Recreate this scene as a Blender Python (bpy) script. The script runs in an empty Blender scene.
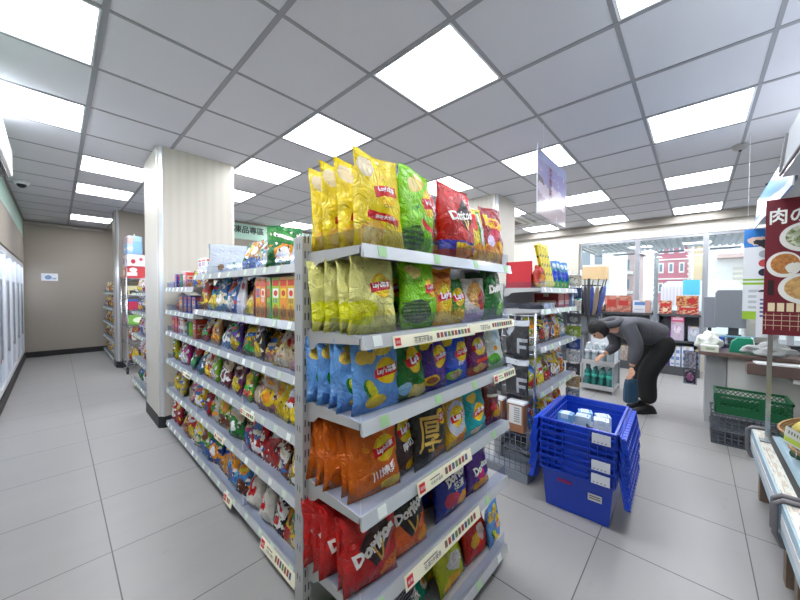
import bpy, bmesh, math, random
from mathutils import Vector, Matrix, Euler, noise
rnd = random.Random(7)
scn = bpy.context.scene
COL = scn.collection
PI = math.pi
R = math.radians

# ------------------------------------------------------------------ materials
def lin(c):
    if isinstance(c, str):
        c = [int(c[i:i+2], 16) / 255 for i in (0, 2, 4)]
    return tuple(((x / 12.92) if x <= .04045 else ((x + .055) / 1.055) ** 2.4) for x in c[:3]) + (1,)
_m = {}
def mat(name, col, rough=.5, metal=0, emit=0, alpha=1, trans=0, coat=0, spec=.5, bump=0, bscale=60):
    if name in _m: return _m[name]
    m = bpy.data.materials.new(name); m.use_nodes = True
    nt = m.node_tree; b = nt.nodes['Principled BSDF']
    b.inputs['Base Color'].default_value = lin(col)
    b.inputs['Roughness'].default_value = rough
    b.inputs['Metallic'].default_value = metal
    b.inputs['Specular IOR Level'].default_value = spec
    b.inputs['Coat Weight'].default_value = coat
    b.inputs['Transmission Weight'].default_value = trans
    b.inputs['Alpha'].default_value = alpha
    if emit:
        b.inputs['Emission Color'].default_value = lin(col); b.inputs['Emission Strength'].default_value = emit
    if bump:
        n = nt.nodes.new('ShaderNodeTexNoise'); n.inputs['Scale'].default_value = bscale; n.inputs['Detail'].default_value = 3
        tc = nt.nodes.new('ShaderNodeTexCoord'); nt.links.new(tc.outputs['Object'], n.inputs['Vector'])
        bp = nt.nodes.new('ShaderNodeBump'); bp.inputs['Strength'].default_value = bump; bp.inputs['Distance'].default_value = .01
        nt.links.new(n.outputs['Fac'], bp.inputs['Height']); nt.links.new(bp.outputs['Normal'], b.inputs['Normal'])
    _m[name] = m
    return m

def vivid(c, k):
    if not k: return lin(c)
    r = lin(c); g = .3*r[0] + .55*r[1] + .15*r[2]
    return tuple(max(0, min(1, g + (x-g)*(1+k)))*(1-.25*k) for x in r[:3]) + (1,)
def design(name, base, shapes=(), rough=.34, coat=.3, bump=.25, coord='UV', metal=0, bscale=9, viv=0):
    """procedural printed pattern in UV space. shapes: ('e',cx,cy,rx,ry,col[,rot[,wobble]]) ellipse, ('r',x0,x1,y0,y1,col[,rot]) rectangle,
    ('f',cx,cy,rx,ry,colA,colB,scale) a heap of food pieces, ('s',x0,x1,y0,y1,col,period) rows of bars, ('g',col) lower-half tint, ('n',scale,thr,col) flecks"""
    if name in _m: return _m[name]
    m = bpy.data.materials.new(name); m.use_nodes = True
    nt = m.node_tree; N = nt.nodes; L = nt.links; b = N['Principled BSDF']
    b.inputs['Roughness'].default_value = rough; b.inputs['Coat Weight'].default_value = coat; b.inputs['Coat Roughness'].default_value = .12
    b.inputs['Metallic'].default_value = metal
    tc = N.new('ShaderNodeTexCoord'); uv = tc.outputs[coord]
    def val(op, a, bb=None):
        n = N.new('ShaderNodeMath'); n.operation = op
        for i, v in enumerate((a, bb)):
            if v is None: continue
            if isinstance(v, (int, float)): n.inputs[i].default_value = v
            else: L.new(v, n.inputs[i])
        return n.outputs[0]
    rgb = N.new('ShaderNodeRGB'); rgb.outputs[0].default_value = vivid(base, viv); cur = rgb.outputs[0]
    wob = None
    def mixc(fac, c2):
        nonlocal cur
        n = N.new('ShaderNodeMix'); n.data_type = 'RGBA'
        L.new(fac, n.inputs[0]); L.new(cur, n.inputs[6])
        if isinstance(c2, (str, tuple, list)): n.inputs[7].default_value = vivid(c2, viv)
        else: L.new(c2, n.inputs[7])
        cur = n.outputs[2]
    def loc(cx, cy, rx, ry, rot=0, w=0):
        nonlocal wob
        src = uv
        if w:
            nz = N.new('ShaderNodeTexNoise'); nz.inputs['Scale'].default_value = 7; L.new(uv, nz.inputs['Vector'])
            s = N.new('ShaderNodeVectorMath'); s.operation = 'MULTIPLY_ADD'
            L.new(nz.outputs['Color'], s.inputs[0]); s.inputs[1].default_value = (w, w, 0); L.new(uv, s.inputs[2])
            s2 = N.new('ShaderNodeVectorMath'); s2.operation = 'SUBTRACT'; L.new(s.outputs[0], s2.inputs[0]); s2.inputs[1].default_value = (w/2, w/2, 0)
            src = s2.outputs[0]
        mp = N.new('ShaderNodeMapping'); mp.vector_type = 'TEXTURE'
        mp.inputs['Location'].default_value = (cx, cy, 0); mp.inputs['Rotation'].default_value = (0, 0, R(rot)); mp.inputs['Scale'].default_value = (rx, ry, 1)
        L.new(src, mp.inputs['Vector']); return mp.outputs[0]
    def inside_e(v):
        # flatten z so that only u,v count
        ml = N.new('ShaderNodeVectorMath'); ml.operation = 'MULTIPLY'; L.new(v, ml.inputs[0]); ml.inputs[1].default_value = (1, 1, 0)
        n = N.new('ShaderNodeVectorMath'); n.operation = 'LENGTH'; L.new(ml.outputs[0], n.inputs[0])
        return val('LESS_THAN', n.outputs['Value'], 1.0)
    def inside_r(v):
        n = N.new('ShaderNodeVectorMath'); n.operation = 'ABSOLUTE'; L.new(v, n.inputs[0])
        s = N.new('ShaderNodeSeparateXYZ'); L.new(n.outputs[0], s.inputs[0])
        return val('LESS_THAN', val('MAXIMUM', s.outputs[0], s.outputs[1]), 1.0)
    for s in shapes:
        k = s[0]
        if k == 'e':
            mixc(inside_e(loc(s[1], s[2], s[3], s[4], s[6] if len(s) > 6 else 0, s[7] if len(s) > 7 else 0)), s[5])
        elif k == 'r':
            x0, x1, y0, y1 = s[1:5]
            mixc(inside_r(loc((x0+x1)/2, (y0+y1)/2, abs(x1-x0)/2, abs(y1-y0)/2, s[6] if len(s) > 6 else 0, s[7] if len(s) > 7 else 0)), s[5])
        elif k == 'f':
            vo = N.new('ShaderNodeTexVoronoi'); vo.inputs['Scale'].default_value = s[7]; L.new(uv, vo.inputs['Vector'])
            sp = N.new('ShaderNodeSeparateXYZ'); L.new(vo.outputs['Color'], sp.inputs[0])
            mx = N.new('ShaderNodeMix'); mx.data_type = 'RGBA'; L.new(sp.outputs[0], mx.inputs[0])
            mx.inputs[6].default_value = vivid(s[5], viv); mx.inputs[7].default_value = vivid(s[6], viv)
            mixc(inside_e(loc(s[1], s[2], s[3], s[4], 0, .12)), mx.outputs[2])
        elif k == 's':
            x0, x1, y0, y1, c, per = s[1:7]
            sp = N.new('ShaderNodeSeparateXYZ'); L.new(uv, sp.inputs[0])
            ax = 0 if per > 0 else 1
            st = val('LESS_THAN', val('FRACT', val('MULTIPLY', sp.outputs[ax], 1/abs(per))), .5)
            mixc(val('MULTIPLY', st, inside_r(loc((x0+x1)/2, (y0+y1)/2, (x1-x0)/2, (y1-y0)/2))), c)
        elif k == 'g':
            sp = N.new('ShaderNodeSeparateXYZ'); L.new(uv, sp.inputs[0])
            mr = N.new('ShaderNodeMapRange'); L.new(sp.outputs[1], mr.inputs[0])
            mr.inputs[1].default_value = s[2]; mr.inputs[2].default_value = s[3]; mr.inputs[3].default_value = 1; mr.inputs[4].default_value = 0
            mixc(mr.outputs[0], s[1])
        elif k == 'v':
            # dense small print: random cells in two colours; s = ('v', scale, share, colA, colB)
            vo = N.new('ShaderNodeTexVoronoi'); vo.inputs['Scale'].default_value = s[1]; L.new(uv, vo.inputs['Vector'])
            sp = N.new('ShaderNodeSeparateXYZ'); L.new(vo.outputs['Color'], sp.inputs[0])
            mx = N.new('ShaderNodeMix'); mx.data_type = 'RGBA'; L.new(val('GREATER_THAN', sp.outputs[1], .5), mx.inputs[0])
            mx.inputs[6].default_value = vivid(s[3], viv); mx.inputs[7].default_value = vivid(s[4], viv)
            mixc(val('LESS_THAN', sp.outputs[0], s[2]), mx.outputs[2])
        elif k == 'n':
            nz = N.new('ShaderNodeTexNoise'); nz.inputs['Scale'].default_value = s[1]; nz.inputs['Detail'].default_value = 2; L.new(uv, nz.inputs['Vector'])
            mixc(val('GREATER_THAN', nz.outputs['Fac'], s[2]), s[3])
    L.new(cur, b.inputs['Base Color'])
    if bump:
        n = N.new('ShaderNodeTexNoise'); n.inputs['Scale'].default_value = bscale*.45; n.inputs['Detail'].default_value = 5; n.inputs['Distortion'].default_value = 1.2; n.inputs['Roughness'].default_value = .55
        oi = N.new('ShaderNodeObjectInfo'); av = N.new('ShaderNodeVectorMath'); av.operation = 'ADD'; L.new(tc.outputs['UV'], av.inputs[0]); L.new(oi.outputs['Location'], av.inputs[1])
        L.new(av.outputs[0], n.inputs['Vector'])
        # creases: folded ridges of the foil
        rd = val('SUBTRACT', 1.0, val('MULTIPLY', val('ABSOLUTE', val('SUBTRACT', n.outputs['Fac'], .5)), 6.0))
        rd = val('MAXIMUM', rd, 0.0)
        bp = N.new('ShaderNodeBump'); bp.inputs['Strength'].default_value = min(1, bump*2.2); bp.inputs['Distance'].default_value = .006
        L.new(val('ADD', rd, n.outputs['Fac']), bp.inputs['Height']); L.new(bp.outputs['Normal'], b.inputs['Normal']); L.new(bp.outputs['Normal'], b.inputs['Coat Normal'])
    _m[name] = m
    return m

def glassy(name, col='ffffff', tint=.9, ior=1.25, rough=.02):
    """clear sheet: mostly transparent with a fresnel sheen"""
    if name in _m: return _m[name]
    m = bpy.data.materials.new(name); m.use_nodes = True; nt = m.node_tree; N = nt.nodes; L = nt.links
    N.remove(N['Principled BSDF']); out = N['Material Output']
    t = N.new('ShaderNodeBsdfTransparent'); c = lin(col); t.inputs[0].default_value = tuple(x*tint for x in c[:3]) + (1,)
    g = N.new('ShaderNodeBsdfGlossy'); g.inputs['Roughness'].default_value = rough
    mx = N.new('ShaderNodeMixShader'); mx.inputs[0].default_value = .035 + (ior-1)*.08; L.new(t.outputs[0], mx.inputs[1]); L.new(g.outputs[0], mx.inputs[2])
    L.new(mx.outputs[0], out.inputs[0]); _m[name] = m
    return m

# ------------------------------------------------------------------ mesh helpers
def bx(bm, x0, x1, y0, y1, z0, z1, mi=0, bev=0):
    v = [bm.verts.new(p) for p in ((x0,y0,z0),(x1,y0,z0),(x1,y1,z0),(x0,y1,z0),(x0,y0,z1),(x1,y0,z1),(x1,y1,z1),(x0,y1,z1))]
    fs = []
    for q in ((0,3,2,1),(4,5,6,7),(0,1,5,4),(1,2,6,5),(2,3,7,6),(3,0,4,7)):
        f = bm.faces.new([v[i] for i in q]); f.material_index = mi; fs.append(f)
    if bev:
        es = list({e for f in fs for e in f.edges})
        r = bmesh.ops.bevel(bm, geom=es, offset=bev, segments=2, affect='EDGES', profile=.5)
        for f in r['faces']: f.material_index = mi
    return v
def tube(bm, pts, r, seg=8, mi=0, cap=True, smooth=True):
    pts = [Vector(p) for p in pts]; rings = []
    rs = r if isinstance(r, (list, tuple)) else [r]*len(pts)
    prev = None
    for i, p in enumerate(pts):
        d = (pts[min(i+1, len(pts)-1)] - pts[max(i-1, 0)]).normalized()
        if prev is None:
            a = d.orthogonal().normalized()
        else:
            a = (prev - d * prev.dot(d)).normalized()
        prev = a; b = d.cross(a)
        rings.append([bm.verts.new(p + (a*math.cos(2*PI*k/seg) + b*math.sin(2*PI*k/seg))*rs[i]) for k in range(seg)])
    for i in range(len(rings)-1):
        for k in range(seg):
            f = bm.faces.new((rings[i][k], rings[i][(k+1)%seg], rings[i+1][(k+1)%seg], rings[i+1][k])); f.material_index = mi; f.smooth = smooth
    if cap:
        f = bm.faces.new(rings[0][::-1]); f.material_index = mi
        f = bm.faces.new(rings[-1]); f.material_index = mi
def lathe(bm, prof, cx=0, cy=0, seg=20, mi=0):
    rings = [[bm.verts.new((cx + r*math.cos(2*PI*k/seg), cy + r*math.sin(2*PI*k/seg), z)) for k in range(seg)] for r, z in prof]
    for i in range(len(rings)-1):
        for k in range(seg):
            f = bm.faces.new((rings[i][k], rings[i][(k+1)%seg], rings[i+1][(k+1)%seg], rings[i+1][k])); f.smooth = True; f.material_index = mi
    f = bm.faces.new(rings[0][::-1]); f.material_index = mi; f = bm.faces.new(rings[-1]); f.material_index = mi
def prism(bm, poly, axis, a, b, mi=0):
    """extrude a 2D outline between a and b along axis (0=x,1=y,2=z); outline in the two other axes in order"""
    def P(u, v, t):
        return ((t,u,v),(u,t,v),(u,v,t))[axis]
    A = [bm.verts.new(P(u, v, a)) for u, v in poly]; B = [bm.verts.new(P(u, v, b)) for u, v in poly]
    n = len(poly)
    bm.faces.new(A[::-1]).material_index = mi; bm.faces.new(B).material_index = mi
    for i in range(n):
        bm.faces.new((A[i], A[(i+1)%n], B[(i+1)%n], B[i])).material_index = mi
def obj(name, bm, m, parent=None, loc=None, rot=None, uvbox=False):
    me = bpy.data.meshes.new(name)
    if isinstance(bm, bmesh.types.BMesh):
        bmesh.ops.recalc_face_normals(bm, faces=bm.faces)
        if uvbox:
            uvl = bm.loops.layers.uv.verify()
            xs = [v.co for v in bm.verts]; mn = [min(c[i] for c in xs) for i in range(3)]; sz = [max(max(c[i] for c in xs) - mn[i], 1e-6) for i in range(3)]
            for f in bm.faces:
                n = f.normal; ax = max(range(3), key=lambda i: abs(n[i]))
                for l in f.loops:
                    c = [(l.vert.co[i]-mn[i])/sz[i] for i in range(3)]
                    l[uvl].uv = ((c[1], c[2]) if ax == 0 else (c[0], c[2]) if ax == 1 else (c[0], c[1]))
        bm.to_mesh(me); bm.free()
    else:
        bpy.data.meshes.remove(me); me = bm
    for x in (m if isinstance(m, (list, tuple)) else [m]):
        me.materials.append(x)
    o = bpy.data.objects.new(name, me); COL.objects.link(o)
    if parent is not None: o.parent = parent
    if loc is not None: o.location = loc
    if rot is not None: o.rotation_euler = rot
    return o
def tag(o, label, cat, group=None):
    o['label'] = label; o['category'] = cat
    if group: o['group'] = group
    return o
def thing(name, label, cat, loc=(0,0,0), rz=0, group=None):
    o = bpy.data.objects.new(name, None); COL.objects.link(o); o.empty_display_size = .05
    o.location = loc; o.rotation_euler = (0, 0, rz)
    return tag(o, label, cat, group)
def struct(name, bm, m, parent=None, **k):
    o = obj(name, bm, m, parent, **k)
    if parent is None: o['kind'] = 'structure'
    return o
def box(name, x0, x1, y0, y1, z0, z1, m, parent=None, bev=0, uv=False):
    bm = bmesh.new(); bx(bm, x0, x1, y0, y1, z0, z1, 0, bev); return obj(name, bm, m, parent, uvbox=uv)
def copy_tree(o, parent=None):
    c = o.copy(); COL.objects.link(c)
    if parent is not None: c.parent = parent
    for ch in list(o.children): copy_tree(ch, c)
    return c
def retag(o, label, group=None):
    o['label'] = label
    if group: o['group'] = group
    elif 'group' in o: del o['group']
_tc = {}
def text_mesh(body, size, bold=0, ext=0, width=None, shear=0):
    """built-in font lettering as a mesh, centred on the origin in the XZ plane facing -Y"""
    c = bpy.data.curves.new('lettering', 'FONT'); c.body = body; c.size = size; c.align_x = 'CENTER'; c.align_y = 'CENTER'
    c.offset = bold; c.shear = shear; c.resolution_u = 2
    o = bpy.data.objects.new('lettering', c); COL.objects.link(o); bpy.context.view_layer.update()
    me = bpy.data.meshes.new_from_object(o.evaluated_get(bpy.context.evaluated_depsgraph_get()))
    bpy.data.objects.remove(o); bpy.data.curves.remove(c)
    xs = [v.co.x for v in me.vertices]; ys = [v.co.y for v in me.vertices]
    cx, cy, w = (max(xs)+min(xs))/2, (max(ys)+min(ys))/2, max(xs)-min(xs)
    s = (width / w) if width else 1
    for v in me.vertices: v.co = Vector(((v.co.x-cx)*s, 0, (v.co.y-cy)*s))
    return me
def lettering(body, m, parent, loc, rot=(0,0,0), size=.1, width=None, bold=0, name='lettering'):
    me = text_mesh(body, size, bold, width=width); me.name = name
    o = obj(name, me, m, parent, loc=loc, rot=rot); return o
# ------------------------------------------------------------------ common materials
M_steel = mat('shelf_paint', 'b3b4b5', .42, .15)
M_steel2 = mat('shelf_paint_dark', '8f959e', .45, .2)
M_slot = mat('slot_dark', '16181b', .8)
M_chrome = mat('chrome', 'c9cdd2', .22, 1)
M_black = mat('black_plastic', '111214', .5)
M_white = mat('white_plastic', 'eef0f2', .4)
M_cream = mat('cream_card', 'fbf6dc', .5)
M_ink = mat('ink', '23211f', .6)
M_red = mat('print_red', 'd3202c', .5)
M_green = mat('print_green', '9fe08a', .5)
M_acr = glassy('clear_acrylic', 'f2f6ff', .96, 1.2, .05)
M_txtw = mat('print_white', 'f6f4f0', .4)
M_txty = mat('print_yellow', 'f5d21c', .4)

# ------------------------------------------------------------------ room
def m_floor():
    m = bpy.data.materials.new('floor_tiles'); m.use_nodes = True; nt = m.node_tree; N = nt.nodes; L = nt.links; b = N['Principled BSDF']
    tc = N.new('ShaderNodeTexCoord'); sp = N.new('ShaderNodeSeparateXYZ'); L.new(tc.outputs['Object'], sp.inputs[0])
    def mt(op, a, c=None, d=None):
        n = N.new('ShaderNodeMath'); n.operation = op
        for i, v in enumerate((a, c, d)):
            if v is None: continue
            if isinstance(v, (int, float)): n.inputs[i].default_value = v
            else: L.new(v, n.inputs[i])
        return n.outputs[0]
    def line(s, off, per, w):
        t = mt('FRACT', mt('DIVIDE', mt('SUBTRACT', s, off - per*50), per))
        return mt('LESS_THAN', mt('ABSOLUTE', mt('SUBTRACT', t, .5)), 99) if 0 else mt('GREATER_THAN', mt('ABSOLUTE', mt('SUBTRACT', t, .5)), .5 - w/per/2)
    gx = line(sp.outputs[0], .178, .6, .0055); gy = line(sp.outputs[1], -.222, .5925, .0045)
    grout = mt('MAXIMUM', gx, gy)
    # each tile its own tone
    cx = mt('FLOOR', mt('DIVIDE', mt('SUBTRACT', sp.outputs[0], .178), .6)); cy = mt('FLOOR', mt('DIVIDE', mt('SUBTRACT', sp.outputs[1], -.222), .5925))
    cb = N.new('ShaderNodeCombineXYZ'); L.new(cx, cb.inputs[0]); L.new(cy, cb.inputs[1])
    wn = N.new('ShaderNodeTexWhiteNoise'); L.new(cb.outputs[0], wn.inputs['Vector'])
    nz = N.new('ShaderNodeTexNoise'); nz.inputs['Scale'].default_value = 1.6; nz.inputs['Detail'].default_value = 3; nz.inputs['Roughness'].default_value = .5
    mp = N.new('ShaderNodeMapping'); mp.inputs['Scale'].default_value = (1, 3.2, 1); L.new(tc.outputs['Object'], mp.inputs[0]); L.new(mp.outputs[0], nz.inputs['Vector'])
    v = mt('ADD', mt('MULTIPLY', wn.outputs['Value'], .25), mt('MULTIPLY', nz.outputs['Fac'], .75))
    rp = N.new('ShaderNodeValToRGB'); L.new(v, rp.inputs[0])
    rp.color_ramp.elements[0].position = .25; rp.color_ramp.elements[0].color = lin('969593'); rp.color_ramp.elements[1].position = .75; rp.color_ramp.elements[1].color = lin('9f9d9b')
    # scuff marks
    n2 = N.new('ShaderNodeTexNoise'); n2.inputs['Scale'].default_value = 3.1; n2.inputs['Detail'].default_value = 8; n2.inputs['Roughness'].default_value = .8
    m2 = N.new('ShaderNodeMapping'); m2.inputs['Scale'].default_value = (1, 2.6, 1); m2.inputs['Rotation'].default_value = (0, 0, .5); L.new(tc.outputs['Object'], m2.inputs[0]); L.new(m2.outputs[0], n2.inputs['Vector'])
    sc = N.new('ShaderNodeMapRange'); L.new(n2.outputs['Fac'], sc.inputs[0]); sc.inputs[1].default_value = .62; sc.inputs[2].default_value = .8
    mx = N.new('ShaderNodeMix'); mx.data_type = 'RGBA'; L.new(mt('MULTIPLY', sc.outputs[0], .7), mx.inputs[0]); L.new(rp.outputs[0], mx.inputs[6]); mx.inputs[7].default_value = lin('6f6f6e')
    m3 = N.new('ShaderNodeMix'); m3.data_type = 'RGBA'; L.new(grout, m3.inputs[0]); L.new(mx.outputs[2], m3.inputs[6]); m3.inputs[7].default_value = lin('4c4c4d')
    L.new(m3.outputs[2], b.inputs['Base Color']); b.inputs['Roughness'].default_value = .3; b.inputs['Specular IOR Level'].default_value = .5
    rr = N.new('ShaderNodeMapRange'); L.new(nz.outputs['Fac'], rr.inputs[0]); rr.inputs[3].default_value = .30; rr.inputs[4].default_value = .40; L.new(rr.outputs[0], b.inputs['Roughness'])
    return m
X0, X1, Y0, Y1, CZ = -1.3, 7.62, -3.2, 9.65, 2.71
bm = bmesh.new(); bx(bm, X0, X1, Y0, Y1, -.1, 0); struct('floor', bm, m_floor())
M_tile = mat('ceiling_board', 'cfd0d6', .85, bump=.12, bscale=160)
M_grid = mat('ceiling_runner', '8f9197', .5)
GX = lambda c: 1.3775 + .5976*c
GY = lambda b: 1.5476 - .6094*b
LIGHTS = [(-3,1),(-3,-1),(-3,-3),(-3,3),(-2,-5),(-2,-7),(-2,-11),(0,1),(0,-1),(0,-3),(0,-5),(0,3),(0,5),(3,5),(3,3),(3,1),(3,-1),(3,-3),(3,-5),(3,-7),
          (6,5),(6,3),(6,1),(6,-1),(9,5),(9,3),(9,1),(9,-1),(9,-3)]
LS = set(LIGHTS)
bm = bmesh.new()
# the ceiling is laid board by board so that the lamp openings are real openings
for c in range(-5, 11):
    for b in range(-13, 9):
        x0, x1 = max(GX(c), X0), min(GX(c+1), X1); y0, y1 = max(GY(b), Y0), min(GY(b-1), Y1)
        if x1 - x0 < .02 or y1 - y0 < .02 or (c, b) in LS: continue
        bx(bm, x0, x1, y0, y1, CZ, CZ + .02)
struct('ceiling', bm, M_tile)
bm = bmesh.new()
for c in range(-4, 11):
    if X0 < GX(c) < X1: bx(bm, GX(c)-.014, GX(c)+.014, Y0, Y1, CZ-.004, CZ+.012)
for b in range(-13, 9):
    if Y0 < GY(b) < Y1: bx(bm, X0, X1, GY(b)-.011, GY(b)+.011, CZ-.003, CZ+.012)
struct('trim_1', bm, M_grid)
M_lamp = mat('lamp_diffuser', 'f7f9ff', .4, emit=9.0)
M_lframe = mat('lamp_frame', 'e9ecef', .4)
lamp0 = None
fx = ['on the left, nearest the freezers', 'over the left aisle', 'over the middle aisle', 'over the centre shelves', 'over the blue totes', 'near the shop window']
for n, (c, b) in enumerate(LIGHTS):
    x, y = GX(c+.5), GY(b-.5)
    if c == -3: lx = 'above the glass freezers'
    elif c == -2: lx = 'over the far end of the left aisle'
    elif c == 0: lx = 'in the row over the long snack aisle'
    elif c == 3: lx = 'in the row behind the snack end display'
    elif c == 6: lx = 'in the row beyond the hanging poster'
    else: lx = 'in the row next to the shop window'
    k = [q for q in LIGHTS if q[0] == c]; k.sort(key=lambda q: -q[1]); idx = k.index((c, b))
    lab = 'ceiling light panel %s, %s from the camera' % (lx, ['first', 'second', 'third', 'fourth', 'fifth', 'sixth', 'seventh'][idx])
    if lamp0 is None:
        lamp0 = thing('ceiling_light', lab, 'ceiling light', (x, y, CZ), 0, 'square ceiling light panels')
        w, h = .285, .290
        f = bmesh.new()
        for q in ((-w-.004,-w+.01,-h,h),(w-.01,w+.004,-h,h),(-w,w,-h-.004,-h+.01),(-w,w,h-.01,h+.004)): bx(f, q[0], q[1], q[2], q[3], -.004, .03)
        obj('frame', f, M_lframe, lamp0)
        f = bmesh.new(); bx(f, -w+.008, w-.008, -h+.008, h-.008, .006, .012); obj('diffuser', f, M_lamp, lamp0)
    else:
        q = copy_tree(lamp0); q.location = (x, y, CZ); q['label'] = lab

M_beige = mat('beige_wall', 'a39b90', .7)
M_cream_w = mat('cream_wall', 'cfcabd', .6)
M_dk = mat('baseboard_dark', '1c1d1f', .5)
def wall(name, *a, m=M_beige):
    bm = bmesh.new(); bx(bm, *a); return struct(name, bm, m)
wall('wall_back', X0, 1.45, Y1, Y1+.1, 0, CZ)
wall('wall_mint', 1.45, X1, 6.56, 6.66, 0, CZ)
wall('wall_jog', 1.4, 1.45, 6.56, Y1, 0, CZ)
wall('wall_behind', X0, X1, Y0-.1, Y0, 0, CZ, m=M_cream_w)
wall('wall_left', X0-.1, X0, Y0, Y1, 0, CZ)
wall('wall_bulkhead', X0, -.42, Y0, Y1, 1.87, CZ)
wall('baseboard_back', -.42, 1.4, Y1-.012, Y1, 0, .11, m=M_dk)
wall('trim_2', -.42, .72, Y1-.05, Y1, CZ-.07, CZ-.03, m=mat('trim_light', 'b8b5ae', .5))
M_mint = mat('mint_panel', 'b9dccb', .5)
wall('trim_3', -.425, -.418, Y0, Y1-.02, 2.36, 2.66, m=mat('mint_band', 'a9c9bb', .5))
# freezer-department sign on the mint band of the far wall
t = thing('department_sign', 'pale mint header board with dark Chinese lettering high on the far wall', 'sign', (2.24, 6.55, 2.36))
box('board', -.75, 3.2, -.02, 0, 0, .3, M_mint, t)
lettering('凍品專區 ·', mat('sign_ink', '2c3a36', .5), t, (.42, -.024, .19), size=.17, width=.66, bold=.003)
# columns
M_col = design('column_panel', 'cfcabe', [('s', 0, 1, 0, 1, 'cbc6ba', .11)], rough=.5, coat=0, bump=0)
def column(name, x0, x1, y0, y1, ch=.035, m=None):
    bm = bmesh.new(); prism(bm, [(x0+ch, y0), (x1-ch, y0), (x1, y0+ch), (x1, y1), (x0, y1), (x0, y0+ch)], 2, 0, CZ)
    o = struct(name, bm, m or M_col, uvbox=True)
    bm = bmesh.new(); g = .006; prism(bm, [(x0+ch-g/2, y0-g), (x1-ch, y0-g), (x1+g, y0+ch), (x1+g, y1), (x0-g, y1), (x0-g, y0+ch-g/2)], 2, 0, .11); struct('baseboard_'+name.split('_')[1], bm, M_dk)
    bm = bmesh.new(); prism(bm, [(x0-.003, y0+ch+.006), (x0+ch, y0-.004), (x0+ch+.006, y0-.004), (x0-.003, y0+ch+.012)], 2, .11, CZ); struct('trim_'+name.split('_')[1], bm, mat('column_edge', 'd8dde2', .3, .6))
column('pillar_near', .665, 1.36, 3.76, 4.42)
column('pillar_rear', .70, 1.4, 7.3, 7.68, m=M_beige)
column('pillar_right', 4.17, 4.8, 2.05, 2.7)
# window wall (x = 7.5): sill, jambs, mullions, head and soffit
M_alu = mat('window_aluminium', '9a9ea4', .5)
M_sof = mat('soffit', '8f8a82', .7)
wall('wall_window_head', 7.52, 7.62, Y0, 6.56, 2.38, CZ, m=mat('window_head', 'dcd9d0', .6))
wall('trim_4', 7.42, 7.52, Y0, 6.56, 2.57, CZ, m=M_sof)
wall('wall_window_solid', 7.5, 7.62, 1.84, 6.56, 0, 2.4, m=M_cream_w)
wall('wall_window_sill', 7.52, 7.62, Y0, 1.84, 0, .35, m=M_cream_w)
M_glass = glassy('window_glass', 'f4fbff', .97, 1.35, .01)
ys = [1.82, .84, -.10, -1.05, -2.0, -3.1]
for k in range(5):
    a, b_ = ys[k+1], ys[k]
    bm = bmesh.new()
    bx(bm, 7.53, 7.60, b_-.035, b_, .35, 2.38); bx(bm, 7.53, 7.60, a+.0005, a+.035, .35, 2.38)
    bx(bm, 7.53, 7.60, a+.035, b_-.035, 2.33, 2.38); bx(bm, 7.53, 7.60, a+.035, b_-.035, .35, .42)
    w = struct('window_%d' % (k+1), bm, M_alu)
    g = bmesh.new(); bx(g, 7.562, 7.568, a+.02, b_-.03, .41, 2.34); struct('pane', g, M_glass, w)
# small things on ceiling and walls
t = thing('dome_camera', 'small dark dome camera on the ceiling above the freezers', 'security camera', (-.28, 6.27, CZ))
f = bmesh.new(); lathe(f, [(.07, 0), (.07, -.03), (.055, -.045)]); obj('housing', f, M_white, t)
f = bmesh.new(); lathe(f, [(.045, -.04), (.043, -.06), (.03, -.08), (.01, -.09)]); obj('dome', f, mat('camera_dome', '0c0d10', .1), t)
t = thing('smoke_detector', 'round smoke detector on the ceiling grid near the red food poster', 'smoke detector', (4.33, -.27, CZ-.004))
f = bmesh.new(); lathe(f, [(.055, 0), (.055, -.015), (.045, -.035), (.02, -.045)]); obj('housing', f, mat('detector_grey', 'a7a5a2', .5), t)
f = bmesh.new(); lathe(f, [(.012, -.044), (.01, -.055)]); obj('sensor', f, M_black, t)
t = thing('wall_air_unit', 'white box of an air unit high on the wall above the freezers', 'air unit', (-.42, 3.9, 2.31))
box('housing', 0, .17, -.6, .6, .02, .27, M_white, t, .02); 
f = bmesh.new()
for k in range(9): bx(f, .03+k*.014, .036+k*.014, -.55, .55, 0, .03)
obj('grille', f, mat('grille_grey', '7b8085', .5), t)
o = obj('wall_notice', (lambda f: (bx(f, -.2, .03, 9.638, 9.648, 1.53, 1.68), f)[1])(bmesh.new()), design('wall_notice', 'e9edf4', [('e', .42, .45, .2, .3, '7f9fc8', 0, .1), ('r', .65, .9, .2, .4, 'a0b4d0')], bump=0), uvbox=True)
tag(o, 'small white and blue notice on the beige back wall', 'notice')
# ceiling cassette
t = thing('cassette_air_conditioner', 'square ceiling cassette air conditioner beyond the right pillar', 'air conditioner', (GX(7.6), GY(-1.9), CZ-.01))
box('frame', -.42, .42, -.42, .42, -.03, 0, mat('cassette', 'd2d2d0', .5), t, .01)
f = bmesh.new()
for k in range(14): bx(f, -.22+k*.032, -.206+k*.032, -.22, .22, -.036, -.03)
obj('grille', f, mat('cassette_grille', '8f8a84', .6), t)
f = bmesh.new()
for s in (-1, 1):
    bx(f, s*.33-.03, s*.33+.03, -.28, .28, -.037, -.03); bx(f, -.28, .28, s*.33-.03, s*.33+.03, -.037, -.03)
obj('vent_flap', f, mat('cassette_flap', 'a9a7a3', .5), t)

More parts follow.
